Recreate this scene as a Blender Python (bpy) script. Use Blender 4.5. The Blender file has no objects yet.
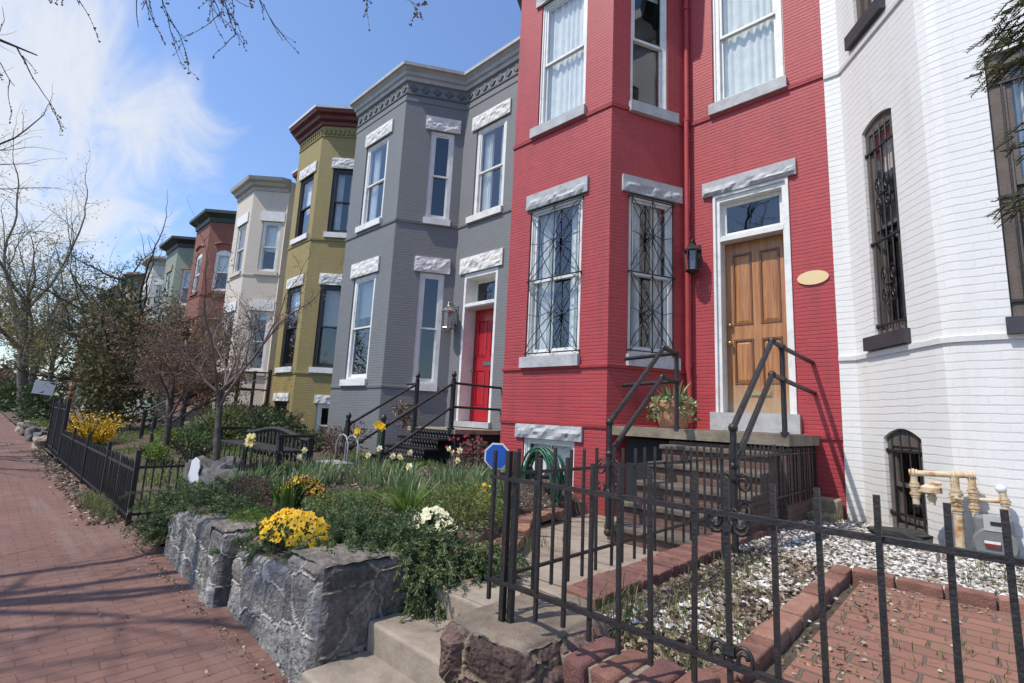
import bpy, math, random
from mathutils import Vector, Matrix, noise
C = bpy.context.scene.collection
PI = math.pi
R = math.radians
V = Vector

# ------------------------------------------------------------------ mesh collector
class MB:
    def __init__(s):
        s.v = []; s.f = []; s.m = []; s.uv = {}; s.cm = 0; s.col = None
    def vert(s, p):
        s.v.append(tuple(p)); return len(s.v) - 1
    def poly(s, pts, uv=None):
        i = len(s.v); s.v.extend(tuple(p) for p in pts)
        s.f.append(tuple(range(i, i + len(pts)))); s.m.append(s.cm)
        if uv: s.uv[len(s.f) - 1] = uv
    def face(s, idx):
        s.f.append(tuple(idx)); s.m.append(s.cm)
    def hexa(s, c):                       # 8 corners: bottom 4 ccw, top 4 ccw
        i = len(s.v); s.v.extend(tuple(p) for p in c)
        for q in ((3, 2, 1, 0), (4, 5, 6, 7), (0, 1, 5, 4), (1, 2, 6, 5), (2, 3, 7, 6), (3, 0, 4, 7)):
            s.f.append(tuple(i + k for k in q)); s.m.append(s.cm)
    def box(s, x0, y0, z0, x1, y1, z1):
        s.hexa([(x0, y0, z0), (x1, y0, z0), (x1, y1, z0), (x0, y1, z0), (x0, y0, z1), (x1, y0, z1), (x1, y1, z1), (x0, y1, z1)])
    def rbox(s, c, sx, sy, sz, rz=0, jit=0, rng=None):   # block, centre bottom c, turned and a little uneven
        k = math.cos(rz); q = math.sin(rz); out = []
        for dz in (0, sz):
            for dx, dy in ((-sx, -sy), (sx, -sy), (sx, sy), (-sx, sy)):
                x = dx / 2; y = dy / 2
                j = [rng.uniform(-jit, jit) for _ in range(3)] if jit else (0, 0, 0)
                out.append((c[0] + x * k - y * q + j[0], c[1] + x * q + y * k + j[1], c[2] + dz + j[2]))
        s.hexa(out)
    def tube(s, pts, r, n=6, cap=True):
        pts = [V(p) for p in pts]; m = len(pts)
        rr = r if isinstance(r, (list, tuple)) else [r] * m
        up = None; i0 = len(s.v)
        for k, p in enumerate(pts):
            t = (pts[min(k + 1, m - 1)] - pts[max(k - 1, 0)])
            if t.length < 1e-9: t = V((0, 0, 1))
            t.normalize()
            if up is None:
                a = V((0, 0, 1)) if abs(t.z) < .9 else V((1, 0, 0))
                up = t.cross(a).normalized()
            else:
                up = up - t * up.dot(t)
                up = up.normalized() if up.length > 1e-6 else t.orthogonal().normalized()
            b = t.cross(up)
            for j in range(n):
                a = 2 * PI * j / n
                s.v.append(tuple(p + (up * math.cos(a) + b * math.sin(a)) * rr[k]))
        for k in range(m - 1):
            for j in range(n):
                a = i0 + k * n + j; b2 = i0 + k * n + (j + 1) % n
                s.f.append((a, b2, b2 + n, a + n)); s.m.append(s.cm)
        if cap:
            s.f.append(tuple(i0 + j for j in range(n))[::-1]); s.m.append(s.cm)
            s.f.append(tuple(i0 + (m - 1) * n + j for j in range(n))); s.m.append(s.cm)
    def lathe(s, prof, c, n=16):          # prof: (radius, z)
        i0 = len(s.v)
        for r, z in prof:
            for j in range(n):
                a = 2 * PI * j / n
                s.v.append((c[0] + r * math.cos(a), c[1] + r * math.sin(a), c[2] + z))
        for k in range(len(prof) - 1):
            for j in range(n):
                a = i0 + k * n + j; b = i0 + k * n + (j + 1) % n
                s.f.append((a, b, b + n, a + n)); s.m.append(s.cm)
        s.f.append(tuple(i0 + j for j in range(n))[::-1]); s.m.append(s.cm)
        s.f.append(tuple(i0 + (len(prof) - 1) * n + j for j in range(n))); s.m.append(s.cm)
    def ball(s, c, r, n=8, m=5, sq=(1, 1, 1)):
        pr = [(r * math.sin(PI * k / m) + 1e-4, -r * math.cos(PI * k / m)) for k in range(m + 1)]
        i = len(s.v); s.lathe(pr, (0, 0, 0), n)
        for k in range(i, len(s.v)):
            x, y, z = s.v[k]; s.v[k] = (c[0] + x * sq[0], c[1] + y * sq[1], c[2] + z * sq[2])
    def build(s, name, mats, parent=None, smooth=False, base=None, sharp=None, cols=None):
        if not isinstance(mats, (list, tuple)): mats = [mats]
        if base is None:
            base = root_loc(parent) if parent is not None else V((0, 0, 0))
        bx, by, bz = base
        me = bpy.data.meshes.new(name)
        me.from_pydata([(x - bx, y - by, z - bz) for x, y, z in s.v], [], s.f)
        for m in mats: me.materials.append(m)
        me.polygons.foreach_set('material_index', s.m)
        if smooth: me.polygons.foreach_set('use_smooth', [True] * len(s.f))
        uvl = me.uv_layers.new(name='UVMap'); flat = []
        for i, f in enumerate(s.f):
            if i in s.uv:
                for a in s.uv[i]: flat.extend(a)
                continue
            p = [s.v[k] for k in f]
            nx = ny = nz = 0.0
            for a in range(len(p)):
                q, w = p[a], p[(a + 1) % len(p)]
                nx += (q[1] - w[1]) * (q[2] + w[2]); ny += (q[2] - w[2]) * (q[0] + w[0]); nz += (q[0] - w[0]) * (q[1] + w[1])
            l = math.sqrt(nx * nx + ny * ny + nz * nz) or 1
            if abs(nz) / l > .75:
                for q in p: flat.extend((q[0], q[1]))
            else:
                h = math.hypot(nx, ny) or 1; tx, ty = -ny / h, nx / h
                for q in p: flat.extend((q[0] * tx + q[1] * ty, q[2]))
        uvl.data.foreach_set('uv', flat)
        if cols is not None:
            at = me.color_attributes.new('Col', 'FLOAT_COLOR', 'POINT')
            at.data.foreach_set('color', [c for k in cols for c in k])
        if smooth and sharp:
            try: me.set_sharp_from_angle(angle=sharp)
            except Exception: pass
        me.update()
        o = bpy.data.objects.new(name, me); C.objects.link(o)
        if parent is not None: o.parent = parent
        else: o.location = base
        return o

def root_loc(o):
    while o.parent is not None: o = o.parent
    return o.location
def tag(o, label=None, cat=None, group=None, kind=None):
    if label: o['label'] = label
    if cat: o['category'] = cat
    if group: o['group'] = group
    if kind: o['kind'] = kind
    return o
def thing(name, label, cat, base=(0, 0, 0), group=None):
    o = bpy.data.objects.new(name, None); C.objects.link(o); o.location = base
    o.empty_display_size = .2
    return tag(o, label, cat, group)
def struct(name, mb, m, **k):
    return tag(mb.build(name, m, **k), kind='structure')
def single(name, mb, m, label, cat, base, group=None, **k):
    return tag(mb.build(name, m, base=V(base), **k), label, cat, group)

class Wall:                                # a vertical plane from plan point a to b; d is outward
    def __init__(s, a, b):
        s.a = V((a[0], a[1])); s.b = V((b[0], b[1])); s.L = (s.b - s.a).length
        s.t = (s.b - s.a) / s.L; s.n = V((s.t.y, -s.t.x))
    def p(s, u, d, z):
        q = s.a + s.t * u + s.n * d
        return (q.x, q.y, z)
def wbox(mb, W, u0, u1, d0, d1, z0, z1):
    mb.hexa([W.p(u0, d1, z0), W.p(u1, d1, z0), W.p(u1, d0, z0), W.p(u0, d0, z0), W.p(u0, d1, z1), W.p(u1, d1, z1), W.p(u1, d0, z1), W.p(u0, d0, z1)])

def sweep(mb, pts, prof):                  # profile (d, z) carried along a plan polyline with mitred corners
    P = [V(p) for p in pts]; n = len(P); offs = []
    for i in range(n):
        ns = []
        if i > 0: t = (P[i] - P[i - 1]).normalized(); ns.append(V((t.y, -t.x)))
        if i < n - 1: t = (P[i + 1] - P[i]).normalized(); ns.append(V((t.y, -t.x)))
        if len(ns) == 1: offs.append(ns[0])
        else:
            m = ns[0] + ns[1]; offs.append(m / max(.3, (m.dot(ns[0]))))
    i0 = len(mb.v); k = len(prof)
    for i in range(n):
        for d, z in prof:
            q = P[i] + offs[i] * d; mb.v.append((q.x, q.y, z))
    for i in range(n - 1):
        for j in range(k):
            a = i0 + i * k + j; b = i0 + i * k + (j + 1) % k
            mb.face((a, a + k, b + k, b))
    mb.face([i0 + j for j in range(k)]); mb.face([i0 + (n - 1) * k + j for j in range(k)][::-1])

# ------------------------------------------------------------------ materials
MATS = {}
class NT:
    def __init__(s, name):
        s.m = bpy.data.materials.new(name); s.m.use_nodes = True; s.t = s.m.node_tree; s.t.nodes.clear()
        s.out = s.n('ShaderNodeOutputMaterial')
    def n(s, typ, **kw):
        x = s.t.nodes.new(typ)
        for k, v in kw.items():
            if k.startswith('i_'):
                key = k[2:]; key = int(key) if key.isdigit() else key.replace('_', ' ')
                x.inputs[key].default_value = v
            else: setattr(x, k, v)
        return x
    def l(s, a, b): s.t.links.new(a, b)
    def noise(s, vec, scale, detail=4, rough=.55, dist=0):
        x = s.n('ShaderNodeTexNoise'); x.inputs['Scale'].default_value = scale; x.inputs['Detail'].default_value = detail
        x.inputs['Roughness'].default_value = rough; x.inputs['Distortion'].default_value = dist
        if vec is not None: s.l(vec, x.inputs['Vector'])
        return x.outputs['Fac']
    def ramp(s, fac, stops):
        x = s.n('ShaderNodeValToRGB'); e = x.color_ramp.elements
        while len(e) > 1: e.remove(e[-1])
        e[0].position = stops[0][0]; e[0].color = (*stops[0][1], 1)
        for p, c in stops[1:]:
            q = e.new(p); q.color = (*c, 1)
        s.l(fac, x.inputs[0]); return x.outputs[0]
    def map(s, fac, a, b, c, d):
        x = s.n('ShaderNodeMapRange'); s.l(fac, x.inputs[0])
        for i, v in enumerate((a, b, c, d)): x.inputs[i + 1].default_value = v
        return x.outputs[0]
    def mix(s, fac, a, b, mode='MIX'):
        x = s.n('ShaderNodeMix', data_type='RGBA', blend_type=mode)
        if isinstance(fac, (int, float)): x.inputs[0].default_value = fac
        else: s.l(fac, x.inputs[0])
        for i, v in ((6, a), (7, b)):
            if isinstance(v, (tuple, list)): x.inputs[i].default_value = (*v[:3], 1)
            else: s.l(v, x.inputs[i])
        return x.outputs[2]
    def math(s, op, a, b=None):
        x = s.n('ShaderNodeMath', operation=op)
        for i, v in ((0, a), (1, b)):
            if v is None: continue
            if isinstance(v, (int, float)): x.inputs[i].default_value = v
            else: s.l(v, x.inputs[i])
        return x.outputs[0]
    def bump(s, h, strength=.3, dist=.01, nrm=None):
        x = s.n('ShaderNodeBump'); x.inputs['Strength'].default_value = strength; x.inputs['Distance'].default_value = dist
        s.l(h, x.inputs['Height'])
        if nrm is not None: s.l(nrm, x.inputs['Normal'])
        return x.outputs[0]
    def bsdf(s, col, rough=.7, nrm=None, metal=0, spec=None):
        b = s.n('ShaderNodeBsdfPrincipled')
        if isinstance(col, (tuple, list)): b.inputs['Base Color'].default_value = (*col[:3], 1)
        else: s.l(col, b.inputs['Base Color'])
        if isinstance(rough, (int, float)): b.inputs['Roughness'].default_value = rough
        else: s.l(rough, b.inputs['Roughness'])
        b.inputs['Metallic'].default_value = metal
        if spec is not None: b.inputs['Specular IOR Level'].default_value = spec
        if nrm is not None: s.l(nrm, b.inputs['Normal'])
        s.l(b.outputs[0], s.out.inputs[0]); return b
    def uv(s): return s.n('ShaderNodeTexCoord').outputs['UV']
    def obj(s): return s.n('ShaderNodeTexCoord').outputs['Object']
    def geo(s): return s.n('ShaderNodeNewGeometry')

def sc(c, k): return tuple(min(1, x * k) for x in c)
def paint(name, col, rough=.55, var=.25, scale=3, bump=.15, bscale=60, metal=0, dirt=None, spec=None, streak=0):
    if name in MATS: return MATS[name]
    t = NT(name); o = t.obj()
    f = t.noise(o, scale, 6, .6)
    c = t.mix(t.map(f, .3, .7, 0, 1), sc(col, 1 - var), sc(col, 1 + var * .6))
    if dirt:
        g = t.noise(o, scale * 2.3, 8, .7)
        c = t.mix(t.map(g, .50, .66, 0, dirt[1]), c, dirt[0])
    if streak:
        mp = t.n('ShaderNodeMapping'); mp.inputs['Scale'].default_value = (22, 22, .9); t.l(o, mp.inputs[0])
        c = t.mix(t.map(t.noise(mp.outputs[0], 1, 3), .45, .75, 0, streak), c, sc(col, .45))
    h = t.noise(o, bscale, 5, .6)
    r = t.map(t.noise(o, scale * 4, 4), .3, .7, rough - .1, min(1, rough + .12))
    t.bsdf(c, r, t.bump(h, bump, .01), metal, spec)
    MATS[name] = t.m; return t.m

def brick(name, c1, c2, mort, bw=.2, rh=.052, ms=.006, bump=.5, patch=.25, rough=.6, dirt=(.05, .05, .05), dirtk=.25, line=0, rot=False, wob=.004, spec=None, grime=None):
    if name in MATS: return MATS[name]
    t = NT(name); u = t.uv()
    if rot:
        mp = t.n('ShaderNodeMapping'); mp.inputs['Rotation'].default_value = (0, 0, PI / 2); t.l(u, mp.inputs[0]); u = mp.outputs[0]
    nz = t.n('ShaderNodeTexNoise'); nz.inputs['Scale'].default_value = 6; nz.inputs['Detail'].default_value = 4; t.l(u, nz.inputs['Vector'])
    va = t.n('ShaderNodeVectorMath', operation='MULTIPLY_ADD'); t.l(nz.outputs['Color'], va.inputs[0])
    va.inputs[1].default_value = (wob * 3, wob * 3, 0); t.l(u, va.inputs[2]); w = va.outputs[0]
    b = t.n('ShaderNodeTexBrick'); t.l(w, b.inputs['Vector'])
    for k, v in (('Color1', (*c1, 1)), ('Color2', (*c2, 1)), ('Mortar', (*mort, 1)), ('Scale', 1.0), ('Mortar Size', ms), ('Mortar Smooth', .25), ('Bias', 0.0), ('Brick Width', bw), ('Row Height', rh)):
        b.inputs[k].default_value = v
    bc = b.outputs['Color']; hl = None
    if line:                                   # horizontal joints read as fine uneven shadow lines
        sx = t.n('ShaderNodeSeparateXYZ'); t.l(w, sx.inputs[0])
        fr = t.math('FRACT', t.math('DIVIDE', sx.outputs[1], rh)); dd = t.math('ABSOLUTE', t.math('SUBTRACT', fr, .02))
        mp3 = t.n('ShaderNodeMapping'); mp3.inputs['Scale'].default_value = (5, 30, 1); t.l(u, mp3.inputs[0])
        hl = t.math('MULTIPLY', t.map(dd, .03, .16, 1, 0), t.map(t.noise(mp3.outputs[0], 1, 4), .3, .62, .25, 1))
        bc = t.mix(t.math('MULTIPLY', hl, line), bc, sc(c1, .38))
    big = t.noise(u, .9, 5, .6)
    c = t.mix(t.map(big, .35, .7, 0, patch), bc, sc(c1, .62))
    mp2 = t.n('ShaderNodeMapping'); mp2.inputs['Scale'].default_value = (3.2, .35, 1); t.l(u, mp2.inputs[0])
    st = t.noise(mp2.outputs[0], 1, 5, .6)
    c = t.mix(t.map(st, .52, .8, 0, dirtk), c, dirt)
    if grime:                                  # splash dirt and wear towards the ground
        sg = t.n('ShaderNodeSeparateXYZ'); t.l(u, sg.inputs[0])
        gz = t.math('ADD', t.map(sg.outputs[1], .2, grime[1], 1, 0), t.math('MULTIPLY', t.math('SUBTRACT', t.noise(u, 2.6, 8, .72), .5), 1.5))
        c = t.mix(t.map(gz, .35, 1.0, 0, grime[2]), c, grime[0])
    chipn = t.noise(u, 17, 3, .5)
    c = t.mix(t.map(chipn, .70, .74, 0, .55), c, t.mix(.5, c, mort))
    fine = t.noise(u, 55, 5, .65)
    c = t.mix(t.map(fine, .3, .7, 0, .3), c, t.mix(1, c, (.72, .72, .72), 'MULTIPLY'))
    h = t.math('ADD', t.math('MULTIPLY', b.outputs['Fac'], -1.0), t.math('MULTIPLY', fine, .45))
    if hl: h = t.math('SUBTRACT', h, t.math('MULTIPLY', hl, .8))
    t.bsdf(c, rough, t.bump(h, bump, .012), 0, spec)
    MATS[name] = t.m; return t.m

def glass_mat():
    t = NT('window_glass')
    lw = t.n('ShaderNodeLayerWeight'); lw.inputs['Blend'].default_value = .5
    h = t.noise(t.obj(), 1.7, 2); nrm = t.bump(h, .05, .05); t.l(nrm, lw.inputs['Normal'])
    k = t.math('MINIMUM', t.math('ADD', t.math('MULTIPLY', t.math('POWER', lw.outputs['Facing'], 3.6), .9), .10), 1.0)
    tr = t.n('ShaderNodeBsdfTransparent'); tr.inputs[0].default_value = (.86, .89, .89, 1)
    gl = t.n('ShaderNodeBsdfGlossy'); gl.inputs['Roughness'].default_value = .02; gl.inputs[0].default_value = (.95, .97, 1, 1); t.l(nrm, gl.inputs['Normal'])
    mx = t.n('ShaderNodeMixShader'); t.l(k, mx.inputs[0]); t.l(tr.outputs[0], mx.inputs[1]); t.l(gl.outputs[0], mx.inputs[2])
    t.l(mx.outputs[0], t.out.inputs[0]); return t.m

def leafmat(name, cols, rough=.5, trans=.25, scale=1.5, spec=.4):
    if name in MATS: return MATS[name]
    t = NT(name); g = t.geo(); o = t.obj()
    ra = g.outputs['Random Per Island']; f = t.math('ADD', t.math('MULTIPLY', ra, .65), t.math('MULTIPLY', t.noise(o, scale, 3), .4))
    n = len(cols); c = t.ramp(f, [(.12 + .76 * i / max(1, n - 1), q) for i, q in enumerate(cols)])
    b = t.n('ShaderNodeBsdfPrincipled'); t.l(c, b.inputs['Base Color']); b.inputs['Roughness'].default_value = rough; b.inputs['Specular IOR Level'].default_value = spec
    tl = t.n('ShaderNodeBsdfTranslucent'); t.l(c, tl.inputs[0])
    mx = t.n('ShaderNodeMixShader'); mx.inputs[0].default_value = trans; t.l(b.outputs[0], mx.inputs[1]); t.l(tl.outputs[0], mx.inputs[2])
    t.l(mx.outputs[0], t.out.inputs[0]); MATS[name] = t.m; return t.m

def stonemat(name, cols, scale=9, bump=.8, rough=.85, speck=None):
    if name in MATS: return MATS[name]
    t = NT(name); o = t.obj()
    a = t.noise(o, scale, 9, .7); c = t.ramp(a, [(.25 + .5 * i / (len(cols) - 1), q) for i, q in enumerate(cols)])
    if speck:
        v = t.n('ShaderNodeTexVoronoi'); v.inputs['Scale'].default_value = speck[1]; t.l(o, v.inputs['Vector'])
        c = t.mix(t.map(v.outputs['Distance'], .12, .3, speck[2], 0), c, speck[0])
    h = t.math('ADD', t.noise(o, scale * 3, 8, .7), t.math('MULTIPLY', t.noise(o, scale * 12, 5), .4))
    t.bsdf(c, rough, t.bump(h, bump, .02)); MATS[name] = t.m; return t.m

def vcolmat(name, rough=.85, bump=.7, scale=30, amt=.45):
    t = NT(name); o = t.obj(); a = t.n('ShaderNodeVertexColor'); a.layer_name = 'Col'
    f = t.noise(o, scale, 8, .7)
    c = t.mix(t.map(f, .3, .72, 0, 1), t.mix(1, a.outputs[0], (1 - amt,) * 3, 'MULTIPLY'), t.mix(1, a.outputs[0], (1 + amt * .6,) * 3, 'MULTIPLY'))
    h = t.math('ADD', f, t.math('MULTIPLY', t.noise(o, scale * 5, 5), .4))
    t.bsdf(c, rough, t.bump(h, bump, .015)); return t.m

def woodmat(name, c1, c2, worn, gz):       # varnished door wood, grain upright, weathered towards height gz (object space)
    t = NT(name); o = t.obj()
    mp = t.n('ShaderNodeMapping'); mp.inputs['Scale'].default_value = (38, 38, 1.6); t.l(o, mp.inputs[0])
    g = t.noise(mp.outputs[0], 1, 6, .6, .6)
    c = t.mix(t.map(g, .3, .7, 0, 1), c1, c2)
    s = t.n('ShaderNodeSeparateXYZ'); t.l(o, s.inputs[0])
    wv = t.math('ADD', t.map(s.outputs[2], gz, gz + .75, 1, 0), t.math('MULTIPLY', t.math('SUBTRACT', t.noise(o, 5, 6, .7), .5), 1.3))
    c = t.mix(t.map(wv, .35, .9, 0, .85), c, worn)
    t.bsdf(c, t.map(wv, .2, .8, .35, .8), t.bump(g, .2, .004)); MATS[name] = t.m; return t.m

BLACK_IRON = paint('black_iron', (.018, .018, .02), .42, .4, 6, .35, 90, 0, ((.06, .035, .025), .55))
RUSTY_IRON = paint('worn_black_iron', (.016, .016, .017), .42, .4, 9, .4, 110, 0, ((.05, .03, .025), .45))
WHITE = paint('white_trim_paint', (.72, .72, .70), .5, .12, 3, .1, 70, 0, ((.4, .38, .34), .35))
GREYP = paint('grey_stone_paint', (.42, .425, .44), .65, .2, 5, .4, 50, 0, ((.2, .2, .2), .4))
LINTW = paint('white_painted_rough_stone', (.70, .695, .67), .75, .15, 6, .8, 45, 0, ((.38, .36, .32), .6))
GLASS = glass_mat()
CURTAIN = paint('white_curtain_cloth', (.80, .82, .80), .85, .12, 6, .2, 60)
BLIND = paint('pale_window_blind', (.56, .57, .57), .8, .1, 3, .1, 60)
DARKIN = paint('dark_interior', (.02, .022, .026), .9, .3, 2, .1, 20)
BLACKP = paint('black_window_paint', (.02, .02, .022), .4, .3, 4, .15, 70)
# ------------------------------------------------------------------ row house kit
def wall_mesh(mb, W, zb, zt, ops, depth=.14, u_off=0.0):
    us = sorted({0, W.L} | {o[k] for o in ops for k in ('u0', 'u1')}); zs = sorted({zb, zt} | {o[k] for o in ops for k in ('z0', 'z1')})
    for i in range(len(us) - 1):
        for j in range(len(zs) - 1):
            uc = (us[i] + us[i + 1]) / 2; zc = (zs[j] + zs[j + 1]) / 2
            if any(o['u0'] < uc < o['u1'] and o['z0'] < zc < o['z1'] for o in ops): continue
            a, b, c, d = us[i], us[i + 1], zs[j], zs[j + 1]
            mb.poly([W.p(a, 0, c), W.p(b, 0, c), W.p(b, 0, d), W.p(a, 0, d)], [(a + u_off, c), (b + u_off, c), (b + u_off, d), (a + u_off, d)])
    for o in ops:
        a, b, c, d = o['u0'], o['u1'], o['z0'], o['z1']; q = -o.get('depth', depth)
        if o.get('arch'):
            r = o['arch']; n = 10; mid = (a + b) / 2
            top = [(a + (b - a) * k / n, d - r * (2 * k / n - 1) ** 2) for k in range(n + 1)]
            for k in range(n):                 # spandrel above the arch and its soffit
                (x0, y0), (x1, y1) = top[k], top[k + 1]
                if max(d - y0, d - y1) > 1e-5:
                    pts = [(x0, y0), (x1, y1), (x1, d), (x0, d)]
                    mb.poly([W.p(x, 0, y) for x, y in pts], [(x + u_off, y) for x, y in pts])
                mb.poly([W.p(x0, 0, y0), W.p(x0, q, y0), W.p(x1, q, y1), W.p(x1, 0, y1)])
            d2 = d - r
        else:
            d2 = d
            mb.poly([W.p(a, 0, d), W.p(a, q, d), W.p(b, q, d), W.p(b, 0, d)])
        mb.poly([W.p(a, 0, c), W.p(a, q, c), W.p(a, q, d2), W.p(a, 0, d2)])
        mb.poly([W.p(b, 0, d2), W.p(b, q, d2), W.p(b, q, c), W.p(b, 0, c)])
        mb.poly([W.p(b, 0, c), W.p(b, q, c), W.p(a, q, c), W.p(a, 0, c)])

def rough_block(mb, W, u0, u1, z0, z1, d=.06, seed=0, rough=.05, margin=.25):
    nx = max(8, int((u1 - u0) / .05)); nz = max(4, int((z1 - z0) / .045)); i0 = len(mb.v)
    for j in range(nz + 1):
        for i in range(nx + 1):
            fu = i / nx; fz = j / nz
            e = min(1, min(fu, 1 - fu) * nx / 1.6, fz * nz / 1.3, max(0, (1 - margin - fz)) * nz / 1.2 if margin else (1 - fz) * nz / 1.3)
            q = noise.noise((u0 + (u1 - u0) * fu * 1.0 + seed * 7.3, (z0 + (z1 - z0) * fz) * 1.6, seed)) if 0 else 0
            p = (fu * (u1 - u0) * 4.2 + seed * 3.1, fz * (z1 - z0) * 7, seed * 1.7)
            q = .55 - abs(noise.noise(p)) * 1.5 + .35 * noise.noise((p[0] * 3.1, p[1] * 3.1, p[2])) + .18 * noise.noise((p[0] * 8, p[1] * 8, p[2]))
            mb.v.append(W.p(u0 + (u1 - u0) * fu, d + rough * e * q, z0 + (z1 - z0) * fz))
    k = nx + 1
    for j in range(nz):
        for i in range(nx):
            a = i0 + j * k + i; mb.face((a, a + 1, a + 1 + k)); mb.face((a, a + 1 + k, a + k))
    rim = [(i, 0) for i in range(nx)] + [(nx, j) for j in range(nz)] + [(i, nz) for i in range(nx, 0, -1)] + [(0, j) for j in range(nz, 0, -1)]
    b0 = len(mb.v)
    for i, j in rim: mb.v.append(W.p(u0 + (u1 - u0) * i / nx, -.03, z0 + (z1 - z0) * j / nz))
    m = len(rim)
    for a in range(m):
        i, j = rim[a]; i2, j2 = rim[(a + 1) % m]
        mb.face((b0 + a, b0 + (a + 1) % m, i0 + j2 * k + i2, i0 + j * k + i))

def ring(mb, W, u0, u1, z0, z1, d0, d1, w, wb=None, wt=None):
    wb = w if wb is None else wb; wt = w if wt is None else wt
    wbox(mb, W, u0, u0 + w, d0, d1, z0, z1); wbox(mb, W, u1 - w, u1, d0, d1, z0, z1)
    wbox(mb, W, u0 + w, u1 - w, d0, d1 - .002, z0, z0 + wb); wbox(mb, W, u0 + w, u1 - w, d0, d1 - .002, z1 - wt, z1)

def drape(mb, W, u0, u1, z0, z1, d, amp=.02, waves=7, seed=0):
    n = waves * 6
    for i in range(n):
        a, b = i / n, (i + 1) / n
        f = lambda q: d + amp * math.sin(q * waves * 2 * PI + seed + 1.5 * math.sin(q * 9 + seed))
        pa, pb = u0 + (u1 - u0) * a, u0 + (u1 - u0) * b
        mb.poly([W.p(pa, f(a), z0), W.p(pb, f(b), z0), W.p(pb, f(b), z1), W.p(pa, f(a), z1)])

def grille(W, u0, u1, z0, z1, d, parent):
    mb = MB(); um = (u0 + u1) / 2; hw = (u1 - u0) / 2; n4 = 14
    for u, r in ((u0, .007), (um, .009), (u1, .007)): mb.tube([W.p(u, d, z0 - .02), W.p(u, d, z1 + .02)], r, 5)
    for z in (z0, (z0 + z1) / 2, z1): wbox(mb, W, u0 - .03, u1 + .03, d - .006, d + .008, z - .009, z + .009)
    for z in (z0, (z0 + z1) / 2, z1):
        for u in (u0 - .03, u1 + .03): wbox(mb, W, u - .012, u + .012, -.04, d + .005, z - .012, z + .012)
    H2 = (z1 - z0) / 2
    for c in (0, 1):
        zb = z0 + c * H2; zc = zb + H2 / 2
        for s in (-1, 1):
            f1 = [W.p(um + s * hw * math.cos(PI * k / n4), d + .006 * s, zb + H2 * k / n4) for k in range(n4 + 1)]
            mb.tube(f1, .0068, 5)
            f2 = [W.p(um + s * hw * (1 - math.sin(PI * k / n4)), d + .004 * s, zb + H2 * k / n4) for k in range(n4 + 1)]
            mb.tube(f2, .0068, 5)
            f3 = [W.p(um + s * hw * .5 * math.sin(PI * k / n4), d - .004 * s, zb + H2 * k / n4) for k in range(n4 + 1)]
            mb.tube(f3, .006, 5)
        arc = [W.p(u0 + 2 * hw * k / n4, d, zc + .05 * H2 * abs(math.cos(2 * PI * k / n4 * .5 * 2)) - .02) for k in range(n4 + 1)]
        mb.tube(arc, .006, 5)
        for a in range(8):
            an = PI * a / 8 + .1; mb.tube([W.p(um - .085 * math.cos(an), d + .01, zc - .085 * math.sin(an)), W.p(um + .085 * math.cos(an), d + .01, zc + .085 * math.sin(an))], .003, 4)
    return mb.build('window_grille', BLACK_IRON, parent)

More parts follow.
